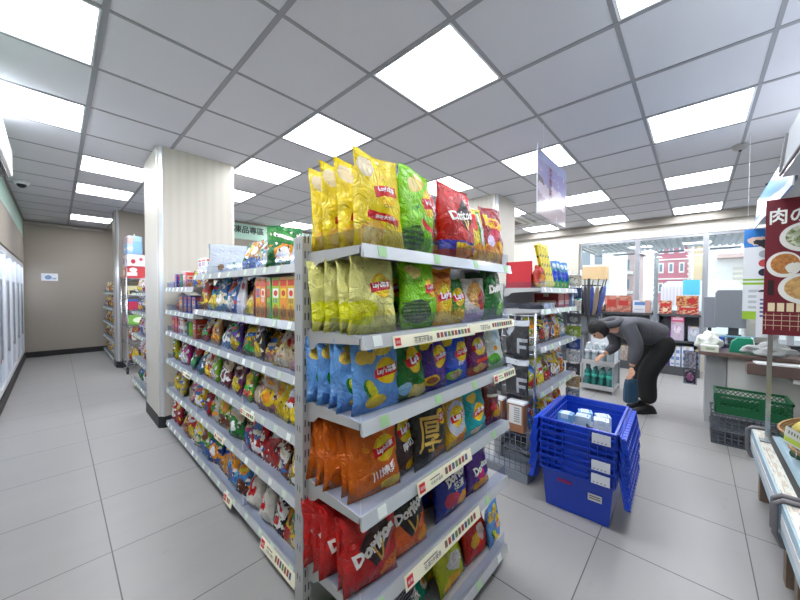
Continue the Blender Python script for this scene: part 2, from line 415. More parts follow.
# ------------------------------------------------------------------ outdoors
def out(name, *a, m): bm = bmesh.new(); bx(bm, *a); o = obj(name, bm, m, uvbox=True); return o
g = out('street_ground', 7.62, 120, -40, 60, -.25, -.12, m=mat('asphalt', '8b8c8e', .9)); g['kind'] = 'structure'
M_pink = mat('pink_brick', 'b8727f', .9); M_cs = mat('quoin_stone', 'dbd7d0', .8); M_wdk = mat('far_window', '6f7f8c', .2)
t = thing('apartment_building', 'distant pink brick building with white stone corners and window surrounds', 'building', (65, 1.0, -.12))
box('wall', 0, 6, -.2, 3.9, 0, 10.3, M_pink, t)
f = bmesh.new()
for k in range(26):
    for y in (-.2, 3.9): bx(f, -.08, .1, y-(.3 if k % 2 else .18), y+(.3 if k % 2 else .18), k*.4, k*.4+.36)
for z in (3.9, 6.9): bx(f, -.12, 0, -.3, 4.0, z-.1, z+.1)
obj('stone_trim', f, M_cs, t)
for zz in (1.8, 4.9, 7.9):
    for yy in (.75, 2.0, 3.2):
        f = bmesh.new(); bx(f, -.1, .02, yy-.32, yy+.32, zz-.1, zz+1.5); w = obj('window_surround', f, M_cs, t)
        f = bmesh.new(); bx(f, -.14, -.06, yy-.17, yy+.17, zz+.15, zz+1.3); obj('pane', f, M_wdk, w)
t = thing('sand_coloured_building', 'distant narrow sand coloured building wall right of the pink one', 'building', (64, -2.1, -.12))
box('wall', 0, 6, -.9, 2.55, 0, 10.6, mat('sand_wall', 'ccb894', .9), t)
for zz in (4, 7): 
    f = bmesh.new(); bx(f, -.1, 0, .5, .75, zz-.6, zz+.9); obj('wall_lamp', f, M_wdk, t)
t = thing('white_townhouse', 'white building with an orange balcony front seen through the left window', 'building', (28, 4.75, -.12))
box('wall', 0, 8, 0, 6, 0, 5.2, mat('town_white', 'e4e4e0', .9), t)
f = bmesh.new(); bx(f, -.7, 0, .1, 3.6, 2.55, 3.5); obj('balcony', f, mat('balcony_orange', 'cfa777', .8), t)
for yy in (.5, 1.3, 2.0): 
    f = bmesh.new(); bx(f, -.05, .02, yy, yy+.5, 3.7, 4.7); obj('window', f, M_wdk, t)
f = bmesh.new(); bx(f, -.05, .02, 1.1, 1.5, .4, 2.2); obj('door', f, mat('door_brown', '7c6b60', .7), t)
t = thing('grey_row_house', 'grey and rose row house with a stepped roof seen left of the window post', 'building', (40, 5.0, -.12))
box('wall', 0, 8, -.3, 1.6, 0, 6.2, mat('row_rose', 'b9a4a0', .9), t)
f = bmesh.new(); prism(f, [(-.5, 6.1), (1.8, 7.4), (1.8, 7.2), (-.5, 5.9)], 0, -.3, 8); obj('roof', f, mat('roof_dark', '6b4b48', .8), t)
for zz in (2, 4): 
    for yy in (.1, .9): f = bmesh.new(); bx(f, -.08, .02, yy, yy+.4, zz, zz+1); obj('window', f, M_wdk, t)
    f = bmesh.new(); bx(f, -.4, 0, -.2, 1.5, zz-.5, zz-.2); obj('balcony', f, M_cs, t)
t = thing('pale_blue_house', 'pale blue narrow house between the balcony building and the row house', 'building', (38, 6.8, -.12))
box('wall', 0, 8, -.2, .9, 0, 7.0, mat('pale_blue_wall', 'b4cdd4', .9), t)
t = thing('white_balcony_block', 'white building with a railed balcony and roller shutter right of the window post', 'building', (16, -3.4, -.12))
box('wall', 0, 6, 0, 3.0, 0, 5.2, mat('block_white', 'dcdbd6', .9), t)
box('shutter', -.05, 0, .7, 2.5, .2, 2.4, design('shutter', 'd8d2c4', [('s', 0, 1, 0, 1, 'c6c0b2', -.08)], bump=0), t, uv=True)
f = bmesh.new(); bx(f, -.6, 0, .1, 2.9, 2.7, 2.82); obj('balcony_slab', f, mat('slab_pink', 'c9b0a8', .8), t)
f = bmesh.new(); 
for k in range(24): bx(f, -.6, -.57, .12+k*.12, .15+k*.12, 2.8, 3.6)
bx(f, -.61, -.56, .1, 2.9, 3.58, 3.64); obj('railing', f, mat('rail_white', 'f0f0f0', .6), t)
t = thing('utility_pole', 'grey street pole outside beside the pink building', 'pole', (22, 1.62, -.12))
f = bmesh.new(); tube(f, [(0,0,0),(0,0,9)], .1, 8); obj('shaft', f, mat('pole_grey', '9a9c9e', .7), t)
f = bmesh.new(); bx(f, -.03, .03, -.8, .8, 5.1, 5.2); obj('crossarm', f, M_wdk, t)
t = thing('street_awning', 'corrugated white fabric awning strip hanging outside above the windows', 'awning', (7.7, 1.9, 2.32))
f = bmesh.new()
for k in range(50): bx(f, .0, 1.5, -.1-k*.1, -.04-k*.1, -.0, .03)
bx(f, 0, 1.5, -5.1, 0, .03, .045); obj('cover', f, mat('awning_grey', 'eceeec', .8), t)
f = bmesh.new(); tube(f, [(1.5, 0, -.05), (1.5, -5.1, -.05)], .02, 6); obj('front_bar', f, M_alu, t)
for y in (0, -5.1):
    f = bmesh.new(); tube(f, [(-.12, y, 0), (1.5, y, 0)], .02, 6); obj('arm', f, M_alu, t)
t = thing('parked_van', 'white van parked outside behind the pink building view', 'van', (13, .78, -.12))
f = bmesh.new(); prism(f, [(0,.35),(0,1.0),(-.0,1.75),(.12,1.85),(1.6,1.85),(1.7,1.7),(1.7,.35)], 0, -.05, 2.2, 0)
bmesh.ops.rotate(f, verts=f.verts, cent=(0,0,0), matrix=Matrix.Rotation(PI, 4, 'Z')); obj('body', f, mat('van_white', 'e8ecef', .3), t, loc=(2, 0, 0))
for x in (.35, 1.7):
    f = bmesh.new(); tube(f, [(x, -.0, .33), (x, -.18, .33)], .32, 20); obj('wheel', f, M_black, t)
    f = bmesh.new(); tube(f, [(x, -1.52, .33), (x, -1.72, .33)], .32, 20); obj('wheel', f, M_black, t)
# ------------------------------------------------------------------ bags
def bag_shape(w, h, t, seed):
    rr = random.Random(seed); p = [rr.uniform(0, 6.28) for _ in range(8)]; tw = rr.uniform(-.016, .016)
    def bul(v):
        q = min(max((v-.04)/.92, 0), 1)
        return (math.sin(PI*q)**.55) * (1.18 - .42*v) if 0 < q < 1 else 0
    def edge(u): return max(0, 1-abs(u)**2.6)**.62
    def S(u, v, side=-1):
        s = 1 - .055*math.sin(PI*min(max(v, 0), 1)) + .012*math.sin(9*v+p[0])
        x = u*w/2*s*(1-.04*v) + .008*w*math.sin(v*17+p[2])*(abs(u) > .9)
        wr = (math.exp(-max(v-.05, 0)/.10) + math.exp(-max(.95-v, 0)/.13))
        wave = (.6*math.sin(u*7+p[1]) + .5*math.sin(u*13+p[2]+v*4)) * wr * .07*t*(1 if .06 < v < .94 else 0)
        lump = .05*t*(math.sin(u*4+v*7+p[3]) + math.sin(-u*5+v*9+p[4])) * bul(v) * edge(u)
        side_w = .05*t*math.sin(v*21+p[5])*max(0, abs(u)-.5)
        nz = noise.noise(Vector((u*1.6+p[0]*3, v*3.2, seed*.37+side))); rg = 1-abs(noise.noise(Vector((u*2.2+side*5, v*4.5+p[1], seed*.53))))*2
        mid = 1 if .05 < v < .95 else 0
        y = side*(t/2*bul(v)*edge(u) + .0007) + side*mid*t*edge(u)**.3*(.16*nz + .10*max(0, rg)**3) + (v-.5)*u*tw + side*(abs(wave)*.8*(1 if side < 0 else .4)) + side*lump + side_w*(1-abs(side+1)*.5)
        y += .05*t*math.sin(u*3+p[6])*(max(0, v-.8)*5 - max(0, .2-v)*3)
        z = v*h + (.02*h*math.sin(u*2.5+p[7]) * max(0, (v-.6)/.4)) - .012*h*(1-abs(u))*max(0, (v-.8)*5)
        return Vector((x, y, z))
    return S
def bag_mesh(w, h, t, seed, nu=20, nv=26):
    S = bag_shape(w, h, t, seed); bm = bmesh.new(); uvl = bm.loops.layers.uv.verify(); rows = []
    for j in range(nv+1):
        v = j/nv
        row = [(bm.verts.new(S(-1+2*i/nu, v, -1)), (i/nu, v)) for i in range(nu+1)] + [(bm.verts.new(S(1-2*i/nu, v, 1)), (1-i/nu, v)) for i in range(1, nu)]
        rows.append(row)
    n = len(rows[0])
    for j in range(nv):
        for k in range(n):
            q = [rows[j][k], rows[j][(k+1)%n], rows[j+1][(k+1)%n], rows[j+1][k]]
            f = bm.faces.new([a[0] for a in q]); f.smooth = True
            for l, a in zip(f.loops, q): l[uvl].uv = a[1]
    bm.faces.new([a[0] for a in rows[0]][::-1]); bm.faces.new([a[0] for a in rows[-1]])
    me = bpy.data.meshes.new('bag'); bm.to_mesh(me); bm.free()
    return me, S
def decal(body, S, w, h, cu, cv, width, rot=0, bold=0, lift=.0022, squash=1):
    me = text_mesh(body, .1, bold)
    # small faces so the print hugs the bag
    bm = bmesh.new(); bm.from_mesh(me)
    xs = [v.co.x for v in bm.verts]; k = width*w/(max(xs)-min(xs)); c, s = math.cos(R(rot)), math.sin(R(rot))
    for v in bm.verts:
        x, z = v.co.x*k, v.co.z*k*squash
        v.co = Vector((x*c - z*s, 0, x*s + z*c))
    for ax in (0, 2):
        lo, hi = min(v.co[ax] for v in bm.verts), max(v.co[ax] for v in bm.verts); n = max(1, int((hi-lo)/.013))
        for i in range(1, n):
            no = Vector((0,0,0)); no[ax] = 1; co = Vector((0,0,0)); co[ax] = lo + (hi-lo)*i/n
            bmesh.ops.bisect_plane(bm, geom=bm.verts[:]+bm.edges[:]+bm.faces[:], plane_co=co, plane_no=no)
    for v in bm.verts:
        u = (cu-.5)*2 + v.co.x/(w/2); vv = cv + v.co.z/h
        p = S(max(-1, min(1, u)), max(0, min(1, vv))); v.co = Vector((p.x, p.y-lift, p.z))
    me.clear_geometry(); bm.to_mesh(me); bm.free(); me.name = 'lettering'
    return me

def lays(base, *extra, badge=(.52, .52), r=.25, ribbon='d4202a'):
    x, y = badge
    return (base, list(extra) + [('e', x, y, r, r*.72, 'f8cf2a'), ('e', x, y+.01, r*.7, r*.5, 'fbe27a'), ('r', x-r*1.1, x+r*1.1, y-.065, y+.055, ribbon, 6, .02)])
def dorito(base, *extra, c=(.5, .62)):
    x, y = c
    return (base, [('g', '301010', -.2, .25)] * 0 + list(extra))
WHT, YEL, RED_, BLK = M_txtw, M_txty, M_red, M_ink
M_gold = mat('print_gold', 'c8a24a', .35, .4)
M_grn = mat('print_leaf', '2a8a2c', .5)
KIND = {}
def kind(name, w, h, t, spec, texts=(), cat='snack bag', seed=1, rough=.27, coat=.25, bump=.4, metal=0, obj_name='chip_bag', variants=2):
    base, shapes = spec
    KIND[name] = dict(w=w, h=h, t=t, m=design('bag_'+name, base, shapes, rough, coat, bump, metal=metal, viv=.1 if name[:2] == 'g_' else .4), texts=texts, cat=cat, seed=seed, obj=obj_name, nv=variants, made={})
PF = ('f', .5, .17, .42, .16, 'e6b84a', 'f4dc8a', 9)
def L_(cu=.52, cv=.518, w=.44): return [("Lay's樂事", WHT, cu, cv, w, 6, .002)]
kind('lays_classic', .178, .29, .056, lays('f2dc10', ('g', 'd9b800', -.2, .3), ('e', .2, .82, .16, .1, 'f6ead0', 0, .08), ('f', .3, .16, .24, .12, 'e9b95a', 'f5dfa0', 8), ('r', .2, .85, .27, .35, 'c8202a', -6, .03), badge=(.6, .6), ribbon='c8202a'),
     L_(.6, .608, .42) + [('滋味大包裝', WHT, .53, .31, .36, -6, .002), ('Classic', BLK, .6, .43, .22, 4, 0)], seed=3)
kind('lays_lime', .185, .29, .07, lays('9bd31c', ('g', '5ba012', -.2, .4), ('e', .45, .82, .3, .1, 'dfc882', 20, .1), ('e', .3, .78, .14, .08, 'efe0a8', 0, .08), ('e', .3, .17, .3, .13, '24501e'), ('s', .02, .6, .05, .29, '5d8a3c', -.06), ('r', .45, .98, .27, .33, 'd3202a', -18, .02), badge=(.72, .6), r=.22),
     [("Lay's樂事", WHT, .72, .608, .38, 6, .003), ('九州', M_grn, .25, .5, .2, 10, .002)], seed=5)
kind('doritos_red', .215, .295, .08, ('b9151f', [('g', '8c0f18', -.3, .4), ('r', 0, 1, .12, .24, '2c2a94', 0, .01), ('e', .62, .12, .3, .08, 'd98a3a', 0, .1), ('e', .25, .86, .12, .07, 'c9342e', 20, .1), ('r', .44, .8, .42, .78, '1a0d12', 45), ('r', .47, .77, .45, .75, '2b1115', 45)]),
     [('Doritos', WHT, .47, .58, .74, 10, .003), ('V', M_gold, .62, .46, .2, 0, .001), ('濃郁起司口味', YEL, .6, .18, .6, 0, .003)], seed=7)
kind('noodle_snack_yellow', .15, .24, .05, ('e6d24a', [('r', .42, .78, .2, .95, '2f8f4a'), ('r', .48, .72, .25, .9, 'f2f0e6'), ('f', .5, .14, .5, .2, 'b96a2a', 'eac23a', 9), ('e', .25, .7, .18, .15, 'd23a28', 0, .1)]), [('青葡萄', M_grn, .6, .6, .22, 0, .001)], seed=9)
kind('noodle_snack_maroon', .19, .27, .055, ('8f1432', [('f', .5, .2, .5, .22, 'b35a24', 'e9c33a', 8), ('e', .45, .5, .28, .12, 'c9355a', 25, .15), ('r', .1, .9, .62, .8, 'f3d12c', -8, .12), ('e', .3, .4, .15, .1, 'e8d9ef', 0, .1)]), [('辣味', RED_, .5, .7, .4, -8, .004)], seed=11)
kind('lays_pale', .175, .225, .052, lays('f0edb0', ('g', 'e0dc8c', -.2, .5), ('e', .2, .28, .3, .16, 'dfe04e', 0, .06), ('e', .7, .2, .28, .14, 'f5eda6', 0, .08), badge=(.6, .62), r=.22, ribbon='c94a52'), [("Lay's樂事", WHT, .6, .628, .4, 4, .003)], seed=13, rough=.25)
kind('lays_bright_lime', .19, .235, .065, lays('9ad41c', ('g', '5ba012', -.2, .4), ('e', .3, .82, .2, .1, 'e5d394', 0, .1), ('e', .35, .24, .34, .17, '25401f'), ('s', .03, .66, .08, .4, '55704a', -.05), badge=(.72, .58), r=.2), [("Lay's樂事", WHT, .72, .588, .36, 4, .003)], seed=15)
kind('lays_orange_gold', .13, .215, .05, lays('e59a1e', ('g', 'f0c64a', -.1, .5), ('e', .5, .88, .4, .06, 'b3661a', 0, .1), PF, badge=(.5, .5), r=.33), [("Lay's", WHT, .5, .508, .5, 6, .004)], seed=17)
kind('lays_green_small', .13, .18, .045, lays('2f7f2a', ('g', 'e8d24a', -.1, .45), PF, badge=(.5, .58), r=.3), [("Lay's", WHT, .5, .588, .46, 6, .004)], seed=19)
kind('nut_snack_white', .19, .185, .055, ('dcd6d0', [('e', .45, .62, .28, .3, 'b98a52', 0, .15), ('e', .7, .5, .18, .22, 'a8272c', 0, .15), ('f', .3, .6, .16, .2, '8a5a2a', 'e3c38a', 8), ('r', 0, 1, .02, .2, 'b8a8b8')]), [('麥香', mat('print_brown', '6b2018', .5), .65, .5, .3, 0, .003)], seed=21)
kind('doritos_green', .19, .235, .06, ('0f6a2e', [('g', '0a4a20', -.2, .5), ('e', .7, .2, .2, .14, '8cc84a', 0, .1), ('e', .3, .8, .2, .06, '2f8a4a', 30, .1)]), [('Doritos', WHT, .55, .62, .8, 8, .006), ('3', M_green, .7, .3, .14, 0, .003)], seed=23)
kind('lays_light_blue', .185, .225, .05, lays('7fa8dc', ('g', '5f8ac8', -.3, .3), ('e', .25, .85, .1, .05, 'e8dc9a'), ('e', .62, .82, .22, .09, 'f0dd8c', 10), ('e', .25, .72, .2, .08, 'f2d88c', 0, .1), ('e', .3, .3, .2, .1, '2f7a3a', -40), ('e', .32, .315, .17, .075, 'd9dc7a', -40), ('e', .42, .13, .22, .09, 'e6cd62', 0, .03), badge=(.66, .52), r=.24), [("Lay's樂事", WHT, .66, .528, .42, 6, .003)], seed=25)
kind('lays_green', .155, .21, .06, lays('0f6b30', ('g', '0a4d24', -.2, .5), ('e', .25, .2, .2, .1, 'a9cfe0'), ('f', .7, .12, .3, .12, 'e9c860', 'f5e5a0', 8), badge=(.55, .62), r=.28), [("Lay's", WHT, .55, .628, .4, 6, .005)], seed=27)
kind('lays_purple', .165, .215, .06, lays('3d1f6e', ('e', .3, .85, .28, .1, 'e7d070', 20, .06), ('e', .3, .2, .24, .09, 'd9b24a', 0, .04), ('e', .32, .2, .17, .055, '8a4a1c'), badge=(.62, .56), r=.26), [("Lay's樂事", WHT, .62, .568, .44, 6, .003)], seed=29)
kind('lays_blue', .175, .215, .06, lays('1f4fb4', ('e', .2, .82, .22, .1, 'e7d070', 20, .06), ('e', .35, .17, .3, .1, '8fb85a', 0, .06), ('f', .35, .17, .2, .07, 'c04a2a', 'e8e0c0', 9), badge=(.64, .56), r=.26), [("Lay's樂事", WHT, .64, .568, .44, 6, .003), ('酸甜', WHT, .55, .36, .2, 0, .001)], seed=31)
kind('lays_maroon', .175, .19, .055, lays('6a1c58', ('e', .5, .12, .45, .14, 'a8452a', 0, .06), ('f', .5, .16, .3, .1, 'd07a3a', 'f0d08a', 8), ('r', .3, .95, .3, .38, 'd85a2a', 4, .03), badge=(.45, .66), r=.28), [("Lay's", WHT, .45, .668, .42, 6, .005)], seed=33)
kind('lays_white_green', .17, .215, .05, ('e3ece2', [('g', 'bfe09a', -.1, .35), ('e', .4, .22, .3, .12, '6bb52c', 0, .06), ('e', .7, .7, .3, .2, 'cfe6f2', 0, .1), ('e', .5, .45, .1, .05, 'd89a2a')]), seed=35)
kind('lays_orange', .19, .225, .052, lays('d27a1e', ('g', 'b2641a', -.3, .4), ('n', 5, .62, 'e39a4a'), ('e', .8, .1, .25, .08, 'f0cf70', 0, .08), badge=(.66, .6), r=.24), [("Lay's樂事", WHT, .66, .608, .4, 6, .003), ('川燒雞', WHT, .64, .3, .5, 14, .002)], seed=37, rough=.24, metal=.35)
kind('lays_ridged_brown', .14, .2, .055, lays('3a1c12', ('s', 0, 1, .2, .7, '2a120b', -.035), ('e', .8, .15, .3, .13, 'e3b54a', 0, .08), badge=(.6, .76), r=.3), [("Lay's", WHT, .6, .768, .44, 6, .005), ('厚切', WHT, .6, .5, .36, 16, .002)], seed=39)
kind('lays_black_gold', .205, .215, .06, lays('171210', ('e', .7, .12, .3, .1, '8a5a22', 0, .08), badge=(.82, .7), r=.17), [("Lay's", WHT, .82, .706, .26, 6, .004), ('厚', M_gold, .40, .5, .62, -8, .001)], seed=41)
kind('lays_silver', .15, .2, .05, lays('c9a63a', ('e', .5, .55, .44, .34, 'd9dde2', 0, .02), ('e', .6, .14, .35, .1, 'c8843a', 0, .08), badge=(.5, .6), r=.28), [("Lay's", WHT, .5, .608, .42, 6, .005)], seed=43)
kind('lays_teal', .19, .205, .055, lays('149a9c', ('e', .35, .8, .2, .1, 'ecd680', 0, .08), ('e', .5, .12, .3, .08, 'e8e2c0', 0, .08), badge=(.55, .48), r=.25), [("Lay's樂事", WHT, .55, .488, .42, 6, .003)], seed=45)
kind('chips_dark_red', .14, .19, .05, ('6f1320', [('e', .5, .8, .4, .12, '3a0a10', 0, .1), ('r', .1, .9, .66, .72, 'd9d2c4', -6, .02), ('e', .6, .3, .28, .16, 'e0b066', 0, .08), ('e', .4, .45, .18, .12, 'b93a34', 0, .1)]), seed=47)
kind('doritos_deep_red', .195, .22, .05, ('b50f1c', [('g', '8c0a14', -.3, .4), ('e', .85, .2, .25, .1, 'd8772e', 20, .1), ('r', .3, .84, .4, .84, '1a0c10', 45), ('r', .34, .8, .44, .8, '3a1014', 45)]), [('Doritos', WHT, .52, .58, .84, 22, .006), ('V', M_gold, .6, .45, .24, 10, 0)], seed=49)
kind('doritos_orange', .18, .2, .06, ('d8721c', [('r', 0, 1, .56, 1, '181210', 0, .04), ('r', .3, .7, .35, .75, '181210', 45), ('e', .85, .2, .2, .12, 'e9a02c', 0, .1)]), [('Doritos', WHT, .52, .72, .84, 12, .006), ('V', M_gold, .55, .45, .26, 6, 0)], seed=51)
kind('doritos_ember', .14, .17, .05, ('c2451a', [('r', 0, 1, .7, 1, '181210', 0, .05), ('r', .3, .7, .5, .8, '181210', 45), ('e', .5, .25, .4, .16, 'e58a2a', 0, .1)]), [('V', M_gold, .5, .56, .3, 6, 0)], seed=53)
kind('doritos_blue', .225, .2, .06, ('1d2a86', [('e', .3, .85, .3, .14, '2a1450', 0, .1), ('e', .75, .2, .22, .16, 'e0a050', 0, .1), ('e', .4, .3, .2, .14, 'b0485a', 0, .1)]), [('Doritos', WHT, .6, .72, .66, 14, .006), ('超濃', WHT, .62, .52, .3, 8, .002)], seed=55)
kind('doritos_purple', .19, .19, .055, ('4f2580', [('g', '38185c', -.2, .6), ('e', .6, .15, .35, .14, 'd79a4a', 0, .1), ('e', .5, .4, .2, .12, 'c7407a', 0, .1)]), [('Doritos', WHT, .55, .56, .7, 8, .005)], seed=57)
kind('egg_noodle_pack', .22, .2, .05, ('8d9096', [('s', .05, .5, .3, .95, '3a3c40', -.045), ('g', '2f9a78', -.4, .25), ('r', .3, 1, .05, .4, '3aa88a', 25), ('e', .86, .28, .13, .15, 'f4f2ea'), ('e', .86, .28, .06, .07, 'e8a83a')]), [('卜派', WHT, .4, .24, .36, 14, .003)], seed=59)
kind('green_gift_pack', .2, .17, .045, ('3f9a3a', [('e', .5, .5, .45, .2, '7fc84a', 20, .1), ('r', .2, .8, .55, .75, 'e9efe4', 14)]), [('蒜味', M_grn, .5, .65, .36, 14, .004)], seed=60)
kind('cheetos_lime', .19, .235, .06, ('c8cf24', [('g', 'a8b81c', -.2, .5), ('e', .4, .82, .36, .16, 'd9b23a', 0, .1), ('e', .55, .4, .25, .14, 'f0efe0', 0, .12), ('f', .5, .1, .4, .12, 'e9a02c', 'f5cf50', 9)]), [('奇多', M_ink, .45, .82, .5, 10, .004), ('玉米', WHT, .55, .42, .4, 6, .003)], seed=61)
kind('cheetos_orange', .2, .235, .06, ('c8481a', [('g', 'a8321a', -.2, .5), ('e', .4, .82, .3, .13, 'e8c05a', 0, .08), ('e', .35, .36, .2, .13, 'e9b84a', 0, .05), ('e', .62, .42, .14, .14, 'f0d9d0', 0, .15)]), [('奇多', M_ink, .42, .82, .44, 10, .004)], seed=63)
kind('lime_candy_bag', .15, .16, .06, ('a8d01c', [('f', .5, .4, .5, .3, '6a9a14', 'e8e88a', 6), ('e', .5, .75, .3, .12, 'e8503a', 0, .1)]), seed=65)
kind('shin_white_bag', .13, .2, .07, ('e6e2dc', [('e', .4, .55, .22, .2, 'b92a2a', 20, .2), ('e', .46, .6, .16, .12, 'e6e2dc', 20, .2), ('e', .4, .36, .18, .08, 'b92a2a', 0, .2)]), [('蝦', BLK, .5, .86, .3, 0, .003)], seed=67, obj_name='snack_bag')

def bag(kindname, loc, rz, lean, label, group=None, var=0, roll=0, s=1):
    k = KIND[kindname]; var = var % k['nv']
    if var not in k['made']:
        sd = k['seed']*10 + var
        me, S = bag_mesh(k['w'], k['h'], k['t'], sd); me.materials.append(k['m'])
        dl = []
        for (body, m, cu, cv, w, rot, bold) in k['texts']:
            d = decal(body, S, k['w'], k['h'], cu, cv, w, rot, bold); d.materials.append(m); dl.append(d)
        k['made'][var] = (me, dl)
    me, dl = k['made'][var]
    o = bpy.data.objects.new(k['obj'], me); COL.objects.link(o)
    # stand it on the deck: the bottom edge of the leaning bag touches z
    o.location = Vector(loc) + Vector((0, 0, .001)); o.rotation_euler = Euler((lean, roll, rz)); o.scale = (s, s, s)
    for d in dl:
        c = bpy.data.objects.new('lettering', d); COL.objects.link(c); c.parent = o
    tag(o, label, k['cat'], group)
    return o

# ------------------------------------------------------------------ shelving
def upright_mesh(x, y0, y1, h, w=.03):
    bm = bmesh.new(); bx(bm, x-w/2, x+w/2, y0, y1, 0, h)
    n = int(h/.05)
    for i in range(n):
        z = .03+i*.05
        for dx in (-.006, .006): bx(bm, x+dx-.0018, x+dx+.0018, y0-.0006, y0+.001, z, z+.024, 1)
    for i in range(int(h/.1)):
        z = .06+i*.1
        for s in (x-w/2-.0005, x+w/2-.0005):
            for dy in (-.008, .008): bx(bm, s, s+.001, (y0+y1)/2+dy-.0015, (y0+y1)/2+dy+.0015, z, z+.02, 1)
    return bm
def tag_shape(bm, x, z, w=.042, h=.026, y=0): bx(bm, x-w/2, x+w/2, y-.0022, y, z-h/2, z+h/2)
def gondola(name, label, loc, rz, w, depth, levels, height, base_z=.105, tags=True, fences=True, upr=(0, 1), backdepth=.05, tagstep=.13, seed=0, sides=True, group=None, double=False):
    """levels: list of deck heights; local x along the front, front lip at y=-depth, back at y=0"""
    rr = random.Random(seed)
    t = thing(name, label, 'shelf unit', loc, rz, group)
    for s in upr: obj('upright', upright_mesh(.0 if s == 0 else w, .0, backdepth, height), [M_steel, M_slot], t)
    f = bmesh.new(); bx(f, .01, w-.01, .02, .03, .02, height-.02); obj('back_panel', f, mat('back_panel', 'a9adb3', .5), t)
    f = bmesh.new(); bx(f, .005, w-.005, -depth+.05, .0, 0, base_z-.03); obj('plinth', f, M_steel2, t)
    for i, z in enumerate([base_z] + list(levels)):
        d = depth
        sh = bmesh.new()
        bx(sh, .004, w-.004, -d, -.002, z-.006, z)                    # deck
        bx(sh, .004, w-.004, -d-.001, -d+.004, z-.03, z)               # front lip
        if i and sides:
            for x in (.004, w-.008):
                prism(sh, [(-d+.01, z-.006), (-d+.01, z-.022), (-.06, z-.038), (-.035, z-.06), (-.0, z-.07), (-.0, z-.006)], 0, x, x+.004)
        s = obj('base_shelf' if i == 0 else 'shelf', sh, M_steel, t)
        f = bmesh.new(); prism(f, [(-d-.001, z+.004), (-d-.004, z+.004), (-d-.012, z-.034), (-d-.001, z-.034)], 0, .002, w-.002)
        obj('price_rail', f, mat('price_rail', 'c9ced2', .25, .1, coat=.5), s)
        if fences:
            f = bmesh.new(); bx(f, .01, w-.01, -d+.006, -d+.0075, z, z+.055); obj('clear_guard', f, M_acr, s)
            for x in ((.008,) if sides else ()):
                f = bmesh.new(); bx(f, x, x+.0015, -d+.01, -.02, z, z+.045); obj('clear_side_guard', f, M_acr, s)
        if tags:
            x = .05 + rr.uniform(0, .04); first = None
            while x < w-.04:
                f = bmesh.new(); hh = .017
                prism(f, [(-d-.0052, z-.0+.001), (-d-.0062, z+.001), (-d-.0128, z-.028), (-d-.0118, z-.028)], 0, x-.017, x+.017)
                tg = obj('price_tag', f, mat('tag_white', 'e9f0ea', .45) if rr.random() < .35 else (mat('tag_green', 'a5cf98', .45) if w > .91 else mat('tag_pale', 'c4d6c4', .45)), s)
                x += tagstep*rr.uniform(.8, 1.35)
    return t
def promo(x0, x1, z0, z1, depth_y, parent_loc, rz, label, red=True, tilt=-.25, slant=0):
    """cream promotion strip with a red square and rows of tiny packs, clipped on a price rail"""
    w = x1-x0; h = z1-z0
    t = thing('promotion_strip', label, 'shelf sign', parent_loc, rz)
    f = bmesh.new(); bx(f, 0, w, -.0015, 0, 0, h); obj('card', f, M_cream, t)
    if red:
        f = bmesh.new(); bx(f, .008, .008+h*.62, -.003, -.0015, h*.2, h*.82); obj('red_panel', f, M_red, t)
        lettering('超值', M_txtw, t, (.008+h*.31, -.0035, h*.5), size=.03, width=h*.5)
    n = int((w*.5)/.022)
    for i in range(n):
        x = w*.46 + i*.022
        f = bmesh.new(); bx(f, x, x+.014, -.0028, -.0015, h*.3, h*.78); obj('pack_picture', f, mat('packpic%d' % (i % 4), ('7a5a48', 'a8433a', '4a5f86', '6a8a4a')[i % 4], .5), t)
    lettering('任選2件優惠', M_ink, t, (w*.30, -.003, h*.38), size=.02, width=w*.2)
    f = bmesh.new(); bx(f, w*.2, w*.36, -.0026, -.0015, h*.62, h*.70); obj('text_line', f, mat('print_grey', '8a857a', .6), t)
    t.rotation_euler = (tilt, slant, rz)
    return t
# ------------------------------------------------------------------ end display in front
EC = gondola('end_display_shelf', 'grey steel end display shelving full of crisp bags facing the camera', (.555, .93, 0), 0, .93, .27, [.385+.05, .705, .965, 1.2, 1.45], 1.5, base_z=.10, tagstep=.2, seed=3)
LV = {0: .10, 1: .435, 2: .705, 3: .965, 4: 1.2, 5: 1.45}
names = {5: 'top shelf', 4: 'second shelf', 3: 'third shelf', 2: 'fourth shelf', 1: 'fifth shelf', 0: 'bottom shelf'}
